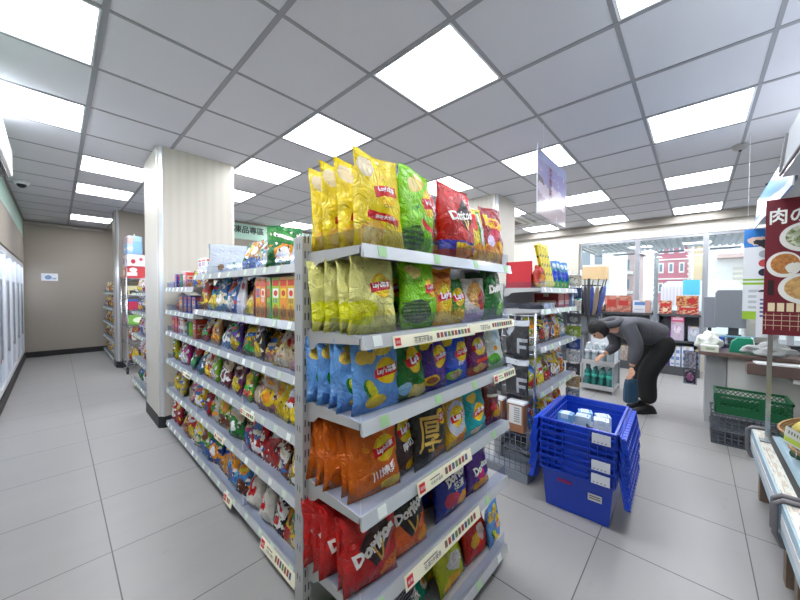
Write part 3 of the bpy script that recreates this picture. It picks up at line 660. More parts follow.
# (level, kind, centre x, count front to back, spacing, lean deg, yaw deg, look, first y)
rows = [
 (5, 'lays_classic', .668, 4, .062, -5, -9, 'large yellow potato chip bag', .705, 0),
 (5, 'lays_lime', .838, 3, .065, -4, 4, 'lime green potato chip bag with seaweed picture', .70, 0),
 (5, 'doritos_red', 1.085, 1, .06, -5, -4, 'big red tortilla chip bag with a blue band', .70, 0),
 (5, 'doritos_red', 1.0, 1, .06, -6, 3, 'second big red tortilla chip bag half hidden', .80, 0),
 (5, 'noodle_snack_yellow', 1.235, 2, .07, -5, 5, 'yellow and green snack bag with a striped panel', .695, 0),
 (5, 'noodle_snack_maroon', 1.385, 2, .07, -5, -3, 'maroon snack bag with yellow lettering', .70, 0),
 (4, 'lays_pale', .64, 4, .057, -4, -5, 'pale yellow potato chip bag', .70, 0),
 (4, 'lays_bright_lime', .845, 1, .055, -5, 0, 'bright lime chip bag with a dark pickle picture', .695, 0),
 (4, 'lays_bright_lime', .76, 1, .055, -5, 6, 'lime chip bag peeking out beside the pale bags', .775, 1),
 (4, 'lays_orange_gold', .985, 2, .06, -4, 0, 'small orange gold chip bag', .70, 0),
 (4, 'lays_green_small', 1.09, 2, .06, -3, 0, 'small green and yellow chip bag', .705, 0),
 (4, 'nut_snack_white', 1.215, 2, .07, -3, 0, 'white puffed nut snack bag', .70, 0),
 (4, 'doritos_green', 1.385, 2, .065, -4, 0, 'dark green tortilla chip bag', .70, 0),
 (3, 'lays_light_blue', .66, 5, .048, -5, -5, 'light blue potato chip bag with lime pictures', .705, 0),
 (3, 'lays_green', .805, 2, .07, -6, 0, 'dark green potato chip bag', .70, 0),
 (3, 'lays_purple', .935, 2, .07, -6, 0, 'purple potato chip bag', .70, 0),
 (3, 'lays_blue', 1.08, 2, .07, -6, 0, 'bright blue potato chip bag', .70, 0),
 (3, 'lays_maroon', 1.255, 2, .07, -6, 0, 'maroon potato chip bag with an orange band', .70, 0),
 (3, 'lays_white_green', 1.40, 2, .06, -10, -6, 'white and green snack bag with a leaf', .695, 0),
 (2, 'lays_orange', .66, 5, .048, -8, -10, 'shiny orange potato chip bag', .71, 0),
 (2, 'lays_ridged_brown', .79, 2, .06, -7, 6, 'brown ridged chip bag', .72, 0),
 (2, 'lays_black_gold', .925, 2, .07, -8, 0, 'black chip bag with a gold character', .70, 0),
 (2, 'lays_silver', 1.09, 2, .07, -7, 0, 'gold and silver chip bag', .70, 0),
 (2, 'lays_teal', 1.24, 2, .07, -7, 0, 'teal potato chip bag', .70, 0),
 (2, 'chips_dark_red', 1.405, 2, .07, -7, 0, 'dark red chip bag', .70, 0),
 (1, 'doritos_deep_red', .645, 5, .048, -6, -12, 'deep red tortilla chip bag', .71, 0),
 (1, 'doritos_orange', .815, 2, .065, -8, -6, 'orange and black tortilla chip bag', .71, 0),
 (1, 'doritos_ember', .885, 1, .065, -8, -4, 'small ember orange tortilla chip bag', .83, 0),
 (1, 'doritos_blue', 1.085, 2, .07, -8, -3, 'dark blue tortilla chip bag', .715, 0),
 (1, 'doritos_purple', 1.285, 2, .07, -8, 0, 'purple tortilla chip bag', .71, 0),
 (0, 'egg_noodle_pack', .93, 1, .06, -34, 12, 'grey and green snack pack with an egg picture', .76, 0),
 (0, 'lime_candy_bag', .62, 2, .07, -12, -20, 'small lime green candy bag', .80, 0),
 (0, 'green_gift_pack', .76, 1, .07, -30, -10, 'green gift snack pack', .80, 0),
 (0, 'cheetos_lime', 1.115, 2, .08, -18, 0, 'lime yellow puffed corn snack bag', .725, 0),
 (0, 'cheetos_orange', 1.325, 2, .08, -16, 0, 'orange puffed corn snack bag', .725, 0),
 (0, 'lays_light_blue', 1.455, 1, .08, -9, 6, 'light blue potato chip bag at the right corner', .705, 1),
]
ordn = ['frontmost', 'second from front', 'third from front', 'fourth from front', 'rearmost']
for (lv, kn, x, n, sp, lean, yaw, look, y0, v0) in rows:
    for i in range(n):
        pos = '' if n == 1 else ', ' + (ordn[i] if n > 2 else ('front one' if i == 0 else 'rear one'))
        lab = '%s, front end display %s%s' % (look, names[lv], pos)
        s = 1
        if kn == 'lays_light_blue' and lv == 0: s = .8
        dx = -.006*i + (rnd.uniform(-.012, .012) if i else 0)
        bag(kn, (x + dx, y0 + sp*i, LV[lv]), R(yaw + rnd.uniform(-7, 7)*(i > 0)), R(lean + (rnd.uniform(-1.5, 1.5) if i else 0)), lab, (look.replace(' bag', ' bags') + ' in one column') if n > 1 else None, var=i+v0, s=s*(rnd.uniform(.93, 1) if i else 1), roll=R(rnd.uniform(-2, 2)) if i else 0)
# promotion strips clipped to the end display rails
promo(.40*0, .46, 0, .036, 0, (.665, .640, 1.158), 0, 'long cream price strip under the pale yellow and lime chip bags', True, -.2)
promo(0, .40, 0, .036, 0, (1.09, .638, 1.165), 0, 'cream price strip of small pack pictures under the white nut snack', False, -.2)
promo(0, .22, 0, .036, 0, (1.30, .640, .925), 0, 'short cream price strip under the white and green snack bag', True, -.2)
promo(0, .33, 0, .045, 0, (.78, .638, .665), 0, 'cream price strip with red square under the black chip bag', True, -.2)
promo(0, .46, 0, .045, 0, (.72, .636, .40), 0, 'cream price strip with red square above the lime corn snack', True, -.2)

# ------------------------------------------------------------------ long aisle unit on the left
long_levels = {'A': [.42, .695, .955, 1.19, 1.44], 'C': [.42, .695, .955, 1.15, 1.355]}
bays = []
for i, (ya, wv, lvl, nm, h) in enumerate([(1.862, .875, 'A', 'nearest', 1.5), (2.737, .875, 'A', 'middle', 1.5), (3.64, .90, 'C', 'far', 1.42)]):
    # local x runs towards the camera (world -y), front faces world -x
    g = gondola('aisle_shelf_unit', '%s bay of the long grey snack shelving along the left aisle' % nm, (1.0, ya, 0), -PI/2, wv, .30, long_levels[lvl], h, base_z=.11, tagstep=.14, seed=20+i, upr=(0, 1) if i == 0 else (0,), backdepth=.04)
    bays.append(g)
lookup = {
 5: [(200,207,'carton','e8e8e4'),(207,241,'wide','cdd6e4'),(241,245,'bag','3a7a4a'),(245,252,'bag','c88a4a'),(252,258,'bag','e6dcae'),(258,268,'bag','8fb8d8'),(268,290,'tall','1f7a3c'),(290,296,'flat','e2e2e8')],
 4: [(196,206,'bag','b8783c'),(206,222,'bag','3f8aa0'),(222,232,'bag','4a6fb0'),(232,241,'flatw','eceaf2'),(241,250,'bag','dccb9a'),(250,257,'jar','7a1a1c'),(257,262,'carton','f0a52a'),(262,268,'carton','e8802a'),(268,273,'carton','56b04a'),(273,281,'carton','a8d028'),(281,289,'carton','ee9a3a'),(289,296,'carton','d8b83a')],
 3: [(194,205,'bag','8c2420'),(205,216,'bag','c08a5c'),(216,223,'bag','5f8ab8'),(223,240,'bag','5a3a9c'),(240,250,'bag','8a6a4a'),(250,259,'bag','3a3a40'),(259,268,'bag','d8b04a'),(268,289,'bag','ead98a'),(289,296,'bag','d89aa8')],
 2: [(168,178,'bag','b8b030'),(178,184,'bag','b02a78'),(184,200,'bag','3f7a68'),(200,208,'bag','c02a22'),(208,214,'bag','7ab02c'),(214,226,'bag','7a1f38'),(226,238,'bag','5c1c50'),(238,247,'bag','4fae3a'),(247,270,'bag','a86a68'),(270,282,'bag','e8d84a'),(282,296,'bag','e2c832')],
 1: [(168,182,'bag','b0a24a'),(182,190,'bag','d888a8'),(190,199,'bag','e2c02a'),(199,206,'bag','b82a28'),(206,214,'bag','c9c4bc'),(214,226,'bag','58a03a'),(226,238,'bag','2a7a38'),(238,247,'bag','b04a80'),(247,258,'bag','b8282a'),(258,272,'bag','c43a30'),(272,282,'bag','8a4a30'),(282,290,'bag','2a2024'),(290,296,'bag','c8a52a')],
 0: [(166,176,'bag','a02028'),(176,184,'bag','c89a70'),(184,192,'bag','b02430'),(192,198,'bag','d8d4cc'),(198,205,'bag','6ab02a'),(205,214,'bag','23489c'),(214,224,'bag','2c5cb0'),(224,234,'bag','6ab4dc'),(234,243,'bag','3f86c8'),(243,257,'shin','e6e2dc'),(257,267,'shin','e6e2dc'),(267,276,'bag','1e1c30'),(276,285,'bag','d8c02a'),(285,296,'bag','b87a3c')],
}
CN = {}
def cname(hexc):
    r, g, b = [int(hexc[i:i+2], 16) for i in (0, 2, 4)]
    base = [('white',(232,230,226)),('silver',(215,220,228)),('black',(30,28,32)),('dark grey',(60,60,66)),('red',(188,34,34)),('dark red',(135,28,36)),('maroon',(110,28,50)),('orange',(236,140,44)),('tan',(195,145,98)),('brown',(138,95,62)),('cream',(224,210,165)),('yellow',(228,204,54)),('olive',(178,170,60)),('lime',(168,208,40)),('green',(86,170,62)),('dark green',(35,120,58)),('teal',(62,128,140)),('light blue',(110,180,220)),('blue',(66,110,180)),('dark blue',(35,72,160)),('purple',(92,58,150)),('plum',(92,30,80)),('pink',(216,140,170)),('magenta',(176,50,110)),('rose',(168,106,104))]
    return min(base, key=lambda c: sum((a-b_)**2 for a, b_ in zip((r, g, b), c[1])))[0]
def shade(hexc, k):
    r, g, b = [int(hexc[i:i+2], 16) for i in (0, 2, 4)]
    f = (lambda x: int(min(255, x*k))) if k < 1 else (lambda x: int(255-(255-x)/k))
    return '%02x%02x%02x' % (f(r), f(g), f(b))
ACC = ['e8c83a', 'f0ece0', 'c8302a', '3a6ab0', 'f0a030', '2f8a3a', 'e0d0b0', '7a3a20', 'f4d84a', 'ffffff']
def generic_kind(hexc, style, v):
    nm = 'g_%s_%s_%d' % (hexc, style, v)
    if nm in KIND: return nm
    rr = random.Random(hash((int(hexc, 16), v)) & 0xffff); a, b, c = rr.sample(ACC, 3)
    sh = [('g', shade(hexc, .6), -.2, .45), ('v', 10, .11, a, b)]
    if style == 'tall': w, h, t = .17, .2, .06
    elif style == 'wide': w, h, t = .24, .19, .015
    elif style == 'flat': w, h, t = .2, .19, .02
    elif style == 'flatw': w, h, t = .15, .2, .03
    else: w, h, t = rr.uniform(.165, .19), rr.uniform(.225, .245), .062
    if style in ('bag', 'tall'):
        pick = (int(hexc, 16) + v) % 4
        if pick == 0:
            sh += [('f', .5, .25, .42, .2, a, shade(a, .6), 8), ('e', .5, .68, .34, .13, b, 8, .05), ('r', .25, .75, .64, .71, c, 8, .05), ('e', .5, .9, .2, .04, b, 0, .1)]
        elif pick == 1:
            sh += [('r', 0, 1, .58, .86, a, -12, .04), ('e', .55, .34, .3, .2, b, 0, .12), ('e', .5, .34, .2, .12, c, 20, .15), ('r', .2, .8, .68, .76, c, -12, .08)]
        elif pick == 2:
            sh += [('e', .32, .7, .22, .16, a, 0, .1), ('e', .68, .62, .2, .14, b, 30, .1), ('f', .5, .22, .5, .2, c, shade(c, .7), 7), ('n', 6, .63, b)]
        else:
            sh += [('n', 4, .56, a), ('e', .5, .6, .3, .2, b, 0, .2), ('r', .22, .78, .5, .62, c, 6, .08), ('e', .5, .2, .36, .1, a, 0, .1)]
    elif style in ('flat', 'wide'):
        sh = [('e', .7, .25, .1, .12, '3f7a4a', 0, .1), ('e', .35, .2, .08, .1, 'a87a4a', 0, .1), ('r', .1, .9, .75, .8, 'c2cbe0')]
    elif style == 'flatw':
        sh = [('e', .75, .75, .12, .1, 'c04a6a', 0, .1), ('r', .15, .6, .3, .35, 'b8b4cc')]
    if style in ('bag', 'tall'): sh += [('v', 17, .05, 'f4f0e6', shade(hexc, .35))]
    kind(nm, w, h, t, (hexc, sh), (), 'snack bag', seed=rr.randint(1, 900), obj_name='snack_bag', variants=1, bump=.35)
    return nm
def carton(loc, rz, w, h, d, hexc, label, group=None):
    t = thing('snack_carton', label, 'box', loc, rz, group)
    rr = random.Random(int(hexc, 16)); a, b = rr.sample(ACC, 2)
    box('body', -w/2, w/2, -d/2, d/2, .001, h, design('carton_'+hexc, hexc, [('r', .1, .9, .8, .95, 'd8402a'), ('r', .15, .85, .52, .74, a), ('e', .5, .63, .25, .07, 'd8402a'), ('f', .5, .2, .4, .16, 'e0a040', '8a4a20', 8), ('s', .2, .8, .4, .5, b, .2)], bump=0), t, .002, True)
    box('tuck_flap', -w/2+.002, w/2-.002, -d/2-.0008, -d/2+.002, h-.012, h+.0012, mat('flap_'+hexc, shade(hexc, 1.5), .5), t)
    return t
def pouch(kn, loc, rz, lean, lab, grp=None, var=0, s=1): return bag(kn, loc, rz, lean, lab, grp, var=var, s=s)
def px2y(px):
    # position along the aisle for a spot on the shelf front, tabulated from the room survey
    T = [(164,3.72),(168,3.60),(172,3.51),(176,3.37),(180,3.24),(184,3.11),(188,2.99),(192,2.88),(196,2.78),(200,2.68),(206,2.54),(212,2.41),(218,2.29),(224,2.18),(230,2.08),(236,1.99),(242,1.9),(250,1.79),(258,1.68),(266,1.59),(274,1.5),(282,1.42),(290,1.35),(296,1.29),(330,1.0)]
    for (a, ya), (b, yb) in zip(T, T[1:]):
        if a <= px <= b: return ya + (yb-ya)*(px-a)/(b-a)
lname = {5: 'top shelf', 4: 'second shelf down', 3: 'third shelf down', 2: 'fourth shelf down', 1: 'fifth shelf down', 0: 'floor shelf'}
zof = lambda lv, y: (([.11] + (long_levels['C'] if y > 2.74 else long_levels['A']))[lv])
def words(n): return ['first','second','third','fourth','fifth','sixth','seventh','eighth','ninth','tenth','eleventh','twelfth','thirteenth','fourteenth','fifteenth','sixteenth','seventeenth','eighteenth','nineteenth','twentieth'][n]
look_w = {'bag': 'snack bag', 'tall': 'tall puffed snack bag', 'wide': 'wide clear-faced pouch', 'flat': 'flat clear-topped pouch', 'flatw': 'upright pouch', 'carton': 'upright snack carton', 'jar': 'snack jar', 'shin': 'white bag with red swirl'}
def snack_jar(loc, rad, h, body, lid, label, group=None):
    t = thing('snack_jar', label, 'jar', loc, 0, group)
    f = bmesh.new(); lathe(f, [(rad*.9, .001), (rad, .012), (rad, h*.8), (rad*.82, h*.87)], seg=16); obj('jar_body', f, mat('jar_'+body, body, .25), t)
    f = bmesh.new(); lathe(f, [(rad*.86, h*.87), (rad*.86, h), (rad*.8, h+.003)], seg=16); obj('lid', f, mat('jar_'+lid, lid, .4), t)
    return t
for lv in range(5, -1, -1):
    items = []
    for (a, b, st, c) in lookup[lv]:
        ya, yb = px2y(b), px2y(a)          # near .. far
        wd = {'bag': .18, 'tall': .3, 'wide': .5, 'flat': .2, 'flatw': .15, 'carton': .075, 'jar': .085, 'shin': .14}[st]
        n = max(1, round((yb-ya)/wd))
        for k in range(n): items.append((ya + (yb-ya)*(k+.5)/n, st, c, (yb-ya)/n))
    if lv < 5:   # the part of the row hidden by the steel post still stands there
        items.insert(0, (1.17, 'carton' if lv == 4 else 'bag', 'd8c23a', .14))
    items.sort(key=lambda q: q[0])
    # push apart where two would touch
    for idx, (y, st, c, sp) in enumerate(items):
        z = zof(lv, y); rz = -PI/2 + R(rnd.uniform(-12, 12)); lean = R(rnd.uniform(-16, -5))
        where = 'long aisle %s, %s from near end' % (lname[lv], words(idx))
        lab = '%s %s on %s' % (cname(c), look_w[st], where)
        if st == 'shin': lab = '%s on %s' % (look_w[st], where)
        if st == 'carton':
            carton((.765, y, z), -PI/2 + R(rnd.uniform(-4, 4)), min(.07, sp*.9), .2 if lv == 4 else .12, .11, c, lab)
            if lv == 4: carton((.885, y, z), -PI/2, min(.07, sp*.9), .2, .11, c, lab.replace(' carton on', ' carton in back row,'))
        elif st == 'jar':
            snack_jar((.765, y, z), min(.042, sp*.48), .19, '7a1a1c', 'c9b070', lab)
        else:
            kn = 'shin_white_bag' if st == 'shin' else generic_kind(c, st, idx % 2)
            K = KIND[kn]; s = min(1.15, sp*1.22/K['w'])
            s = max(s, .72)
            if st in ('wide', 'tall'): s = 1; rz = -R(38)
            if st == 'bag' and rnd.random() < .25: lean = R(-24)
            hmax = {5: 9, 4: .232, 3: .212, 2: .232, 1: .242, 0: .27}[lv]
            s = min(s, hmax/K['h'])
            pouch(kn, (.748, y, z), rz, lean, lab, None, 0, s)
            if st == 'bag':
                pouch(kn, (.86, y + rnd.uniform(-.02, .02), z), -PI/2 + R(rnd.uniform(-8, 8)), R(-6), lab.replace('bag on', 'bag in back row,'), None, 0, s*.97)
# far bay, upper three shelves: small mixed goods
def far_goods(z, spec, sh):
    for idx, (y, kind_, c, w, h) in enumerate(spec):
        lab = '%s %s on far bay %s, %s from the pillar' % (cname(c), {'j': 'snack jar', 'c': 'small carton', 'b': 'small snack bag'}[kind_], sh, words(idx))
        if kind_ == 'j': snack_jar((.77, y, z), w/2, h, c, 'e8e8e4', lab)
        elif kind_ == 'c': carton((.77, y, z), -PI/2, w, h, .09, c, lab)
        else:
            kn = generic_kind(c, 'bag', 0); bag(kn, (.775, y, z), -PI/2, R(-8), lab, None, s=w/KIND[kn]['w'])
far_goods(1.355, [(3.52,'c','6a78b0',.10,.05),(3.4,'c','24309c',.07,.12),(3.3,'j','3a7a68',.07,.14),(3.22,'j','b8c4c0',.06,.14),(3.12,'c','d88a9a',.08,.13),(3.0,'b','d8b83a',.13,.2),(2.86,'b','e8dfc8',.13,.2)], 'top shelf')
far_goods(1.15, [(3.5,'b','a8a4b0',.12,.15),(3.36,'b','c8c0b8',.12,.15),(3.23,'c','8a8090',.1,.13),(3.1,'c','1f2f8c',.1,.14),(2.98,'c','1f2f8c',.1,.14),(2.86,'c','3a4aa0',.1,.13)], 'second shelf down')
far_goods(.955, [(3.5,'c','b8246a',.09,.14),(3.4,'c','d03a78',.09,.14),(3.28,'c','e0e0e8',.07,.14),(3.2,'c','e4e8e8',.07,.14),(3.11,'j','3a6a68',.06,.14),(3.03,'j','8ac03a',.07,.14),(2.95,'j','6ab03a',.06,.14),(2.85,'c','a83a2a',.08,.15)], 'third shelf down')
# promo strips on the long unit
promo(0, .22, 0, .03, 0, (.682, 3.02, .655), -PI/2, 'cream price strip on the fourth rail of the long aisle shelving', True, -.2)
promo(0, .18, 0, .03, 0, (.682, 1.83, .655), -PI/2, 'cream price strip below the yellow snack bags on the aisle side', True, -.2)
promo(0, .16, 0, .03, 0, (.682, 2.26, .385), -PI/2, 'cream price strip on the fifth rail of the long aisle shelving', True, -.2)
promo(0, .34, 0, .055, 0, (.680, 1.58, .045), -PI/2, 'long yellow price strip on the lowest rail near the steel post', True, -.2)
promo(0, .13, 0, .05, 0, (.680, 2.10, .05), -PI/2, 'small pink price card on the lowest rail of the aisle side', True, -.2)
# ------------------------------------------------------------------ glass freezers along the left wall
M_fz = mat('freezer_white', 'e8edf2', .4)
M_fz_in = mat('freezer_inside', 'dfe9f4', .6)
M_fzlight = mat('freezer_tube', 'f4f8ff', .4, emit=9)
fz0 = None
for i, ye in enumerate([8.0, 6.4, 4.8, 3.2]):
    lab = 'tall lit glass door freezer along the left wall, %s from the back wall' % words(i)
    if fz0 is None:
        t = fz0 = thing('glass_door_freezer', lab, 'freezer', (-.47, ye, 0), 0, 'glass door freezers')
        f = bmesh.new(); bx(f, -.75, .0, .01, 1.59, .12, .2); bx(f, -.75, 0, .01, 1.59, 1.78, 1.86); bx(f, -.78, -.73, .01, 1.59, .12, 1.86)
        bx(f, -.75, -.02, .01, .05, .12, 1.86); bx(f, -.75, -.02, 1.55, 1.59, .12, 1.86); obj('cabinet', f, M_fz, t)
        f = bmesh.new(); bx(f, -.72, .055, .0, 1.6, 0, .115); obj('plinth', f, M_dk, t)
        f = bmesh.new(); bx(f, -.2, -.15, .1, 1.5, 1.74, 1.775); obj('light_tube', f, M_fzlight, t)
        for z in (.5, .8, 1.1, 1.4):
            f = bmesh.new(); bx(f, -.7, -.12, .055, 1.545, z, z+.012); obj('rack_shelf', f, M_fz_in, t)
        for k in (0, 1):
            f = bmesh.new(); y = .01+k*.79
            bx(f, -.0, .04, y, y+.05, .13, 1.85); bx(f, 0, .04, y+.74, y+.79, .13, 1.85); bx(f, 0, .04, y+.05, y+.74, .13, .19); bx(f, 0, .04, y+.05, y+.74, 1.78, 1.85)
            d = obj('door', f, mat('door_frame', 'e6eaee', .35), t)
            g = bmesh.new(); bx(g, .015, .022, y+.05, y+.74, .19, 1.78); obj('glass', g, glassy('freezer_glass', 'fafcff', .98, 1.3, .03), d)
            h = bmesh.new(); bx(h, .045, .062, y+.04, y+.06, .55, 1.45); bx(h, .03, .05, y+.042, y+.058, .56, .6); bx(h, .03, .05, y+.042, y+.058, 1.4, 1.44); obj('handle', h, M_chrome, d)
    else:
        q = copy_tree(fz0); q.location = (-.47, ye, 0); q['label'] = lab
# frozen goods on the racks (front ones seen through the glass)
fzc = ['c9d8ee', '9fb8dc', 'd86a6a', 'e9e2d0', '6f9ad0', 'dfe6f0']
fb0 = {}
for i, ye in enumerate([8.0, 6.4, 4.8]):
    for zi, z in enumerate((.2, .512, .812, 1.112, 1.412)):
        for k in range(6):
            c = fzc[(i*3+zi*2+k) % 6]; y = ye + .17 + k*.25
            lab = '%s frozen food box, %s along the %s freezer, %s' % (cname(c), words(k), ['rear', 'middle', 'nearer'][i], ['at the floor', 'second from the floor', 'at mid height', 'above mid height', 'at the top'][zi])
            if c not in fb0:
                t = fb0[c] = thing('frozen_food_box', lab, 'box', (-.66, y, z))
                box('body', -.08, .08, -.1, .1, .001, .19, design('frozen_'+c, c, [('e', .5, .5, .3, .2, 'f5f5f5', 0, .1), ('r', .1, .9, .75, .9, shade(c, .6))], bump=0), t, .003, True)
                f = bmesh.new(); bx(f, -.078, .0805, -.098, .098, .178, .1915); obj('lid_flap', f, mat('fl_'+c, shade(c, 1.4), .5), t)
            else:
                q = copy_tree(fb0[c]); q.location = (-.66, y, z); q['label'] = lab

# ------------------------------------------------------------------ back left: low shelves, wire rack
sb = gondola('aisle_shelf_unit', 'grey shelf bay behind the near pillar in the left aisle', (1.02, 5.75, 0), -PI/2, .95, .30, [.42, .75, 1.05, 1.3], 1.35, seed=31, sides=False)
back_cols = {0: ['1f7a5a', '1f7a5a', 'dfe6e6', 'e8e8e8', '2a6a50'], 1: ['c8b0c0', 'd8c8d0', '6a4a7a', 'b8a0b8', 'e8e0e8'], 2: ['b8a8c8', 'a898b8', 'd0c0d8', '8a6a9a', 'd8d0e0'], 3: ['d8d8e0', 'c8b8c8', 'e8e8ee', 'b0a0b0', 'c8c8d0'], 4: ['d0a8b8', 'c8c8d0', 'e0d8d0', 'b8a0a0', 'd8b8a0']}
for lv, zz in enumerate([.105, .42, .75, 1.05, 1.3]):
    for k in range(5):
        c = back_cols[lv][k]; y = 5.65 - k*.185
        lab = '%s snack bag behind near pillar, %s level up, %s from far end' % (cname(c), words(lv), words(k))
        kn = generic_kind(c, 'bag', 0); bag(kn, (.79, y, zz), -PI/2 + rnd.uniform(-.1, .1), R(-9), lab, None, s=.92)
fs = gondola('aisle_shelf_unit', 'far shelf bay of household packs next to the back wall', (.98, 9.45, 0), -PI/2, 1.75, .28, [.4, .7, 1.0, 1.3], 1.6, seed=33, sides=False)
fc = ['5a6478', '3a4050', 'b8c0c8', '8a9098', 'c8ccd2', '30343c', 'a0622a', '9aa4b0']
for lv, zz in enumerate([.105, .4, .7, 1.0, 1.3]):
    for k in range(9):
        c = fc[(lv*3 + k*5) % 8]; y = 9.35 - k*.19
        lab = '%s household pack on far bay, %s level up, %s from back wall' % (cname(c), words(lv), words(k))
        kn = generic_kind(c, 'bag', 0); bag(kn, (.76, y, zz), -PI/2 + rnd.uniform(-.1, .1), R(-7), lab, None, s=1.05)
# chrome wire rack on casters
t = thing('wire_rack', 'chrome wire rack on black casters stacked with boxes by the rear pillar', 'rack', (.76, 6.62, 0))
for (x, y) in ((0,0),(.55,0),(0,.6),(.55,.6)):
    f = bmesh.new(); tube(f, [(x,y,.09),(x,y,1.56)], .0125, 10); obj('post', f, M_chrome, t)
    f = bmesh.new(); tube(f, [(x-.012,y,.04),(x+.012,y,.04)], .04, 14); bx(f, x-.018, x+.018, y-.012, y+.012, .04, .092); obj('caster', f, M_black, t)
for z in (.16, .5, .78, 1.02, 1.26, 1.53):
    f = bmesh.new()
    for k in range(13): tube(f, [(.0+k*.0458, 0, z), (k*.0458, .6, z)], .0025, 5)
    for y in (0, .6):
        for dz in (0, -.03): tube(f, [(0, y, z+dz), (.55, y, z+dz)], .0035, 6)
        tube(f, [(k*.055, y, z - (.03 if k % 2 else 0)) for k in range(11)], .002, 5)
    for x in (0, .55):
        for dz in (0, -.03): tube(f, [(x, 0, z+dz), (x, .6, z+dz)], .0035, 6)
        tube(f, [(x, k*.06, z - (.03 if k % 2 else 0)) for k in range(11)], .002, 5)
    obj('wire_shelf', f, M_chrome, t)
def parcel(x, y, z, w, d, h, c, shapes, label, name='carton_box', cat='box', rz=0, top=None):
    t = thing(name, label, cat, (x, y, z), rz)
    box('body', -w/2, w/2, -d/2, d/2, .001, h, design('parcel_%s_%d' % (c, int(1000*(w+h))), c, shapes, bump=0, rough=.5, coat=.1), t, .003, True)
    f = bmesh.new(); bx(f, -w/2-.0006, w/2+.0006, -.022, .022, h-.03, h+.0012); obj('tape', f, mat('tape_'+(top or 'clear'), top or 'cdbfa4', .35), t)
    return t
W_ = 'on the chrome wire rack'
for (y, c, lb) in ((6.78, '9fc6ea', 'nearer'), (7.02, '8ab8e2', 'farther')):
    kn = 'blue_pack'
    if kn not in KIND: kind(kn, .2, .33, .12, ('8fc0e6', [('e', .3, .8, .3, .14, 'c9a8a0', 0, .1), ('r', .35, .95, .1, .7, '7fb6e4', 0, .02), ('e', .2, .3, .16, .1, 'e8e8e8', 0, .1)]), (), 'tissue pack', seed=71, obj_name='tissue_pack')
    t = thing('tissue_pack', 'big light blue tissue pack on top of the wire rack boxes, the %s one' % lb, 'tissue pack', (.88, y, 1.925))
    box('pack', -.1, .1, -.1, .1, 0, .3, design('tissue_'+c, c, [('e', .2, .75, .25, .25, 'c4aca8', 0, .1), ('r', .35, .95, .1, .7, '7fb6e4'), ('e', .2, .3, .16, .1, 'e8e8e8', 0, .1)], bump=.2), t, .03, True)
    f = bmesh.new(); tube(f, [(0, -.05, .295), (0, -.04, .33), (0, .04, .33), (0, .05, .295)], .008, 6); obj('carry_handle', f, M_white, t)
parcel(.90, 6.79, 1.535, .24, .26, .19, 'c03a40', [('e', .3, .7, .2, .2, 'f0e0e0', 0, .1), ('r', 0, .5, .2, .5, 'e8e0e4')], 'red and white gift box %s, top level front' % W_)
parcel(.90, 7.06, 1.535, .24, .24, .19, 'd8803a', [('e', .5, .5, .3, .3, 'f0e8dc', 0, .1)], 'orange gift box %s, top level rear' % W_)
parcel(.90, 6.79, 1.73, .24, .26, .19, 'e8e4ea', [('e', .3, .4, .12, .2, 'b02a3a', 0, .1), ('e', .7, .6, .1, .14, 'c84a5a', 0, .1)], 'white gift box with red dots %s, upper layer' % W_)
parcel(.90, 7.06, 1.73, .24, .24, .19, 'c8c0c8', [('e', .5, .5, .3, .3, '4a5aa0', 0, .1)], 'lilac gift box %s, upper layer rear' % W_)
parcel(.92, 6.9, 1.265, .26, .46, .15, 'd6cfa0', [('r', .05, .5, .1, .5, '4a4238'), ('e', .6, .5, .3, .2, 'e8e0b8', 0, .1)], 'cream and black tray box %s, second level down' % W_)
parcel(.92, 6.77, 1.025, .26, .22, .17, 'b82848', [('r', 0, 1, .8, 1, '3a6ac0')], 'crimson box with a blue top band %s' % W_)
parcel(.92, 7.04, 1.025, .26, .24, .15, 'a8a8ac', [('r', .1, .9, .3, .7, 'd8d8dc')], 'grey box %s at mid height' % W_)
parcel(.92, 6.75, .785, .26, .18, .15, '7ab84a', [('e', .5, .5, .3, .3, 'e8f0d8', 0, .1)], 'green box %s, fourth level' % W_)
parcel(.92, 7.0, .785, .26, .26, .12, 'c02a58', [('r', .1, .9, .3, .6, 'e87a9a')], 'pink red box %s, fourth level' % W_)
for k, (y, c) in enumerate(((6.72, 'd89a4a'), (6.88, 'c8803a'), (7.04, 'e0d8d0'))):
    bag(generic_kind(c, 'bag', 0), (.86, y, .502), -PI/2, R(-5), '%s bread bag %s, fifth level, %s from the front' % (cname(c), W_, words(k)))
for k, (y, c) in enumerate(((6.72, 'e8c83a'), (6.88, 'e8a83a'), (7.04, 'd8d0e0'))):
    bag(generic_kind(c, 'bag', 0), (.86, y, .162), -PI/2, R(-5), '%s snack bag %s, lowest level, %s from the front' % (cname(c), W_, words(k)))

# ------------------------------------------------------------------ second end display
E2 = gondola('end_display_shelf', 'second grey end display shelving behind the blue totes', (2.37, 1.10, 0), 0, .92, .28, [.30, .60, .93, 1.205, 1.365], 1.40, base_z=.13, tagstep=.16, seed=41)
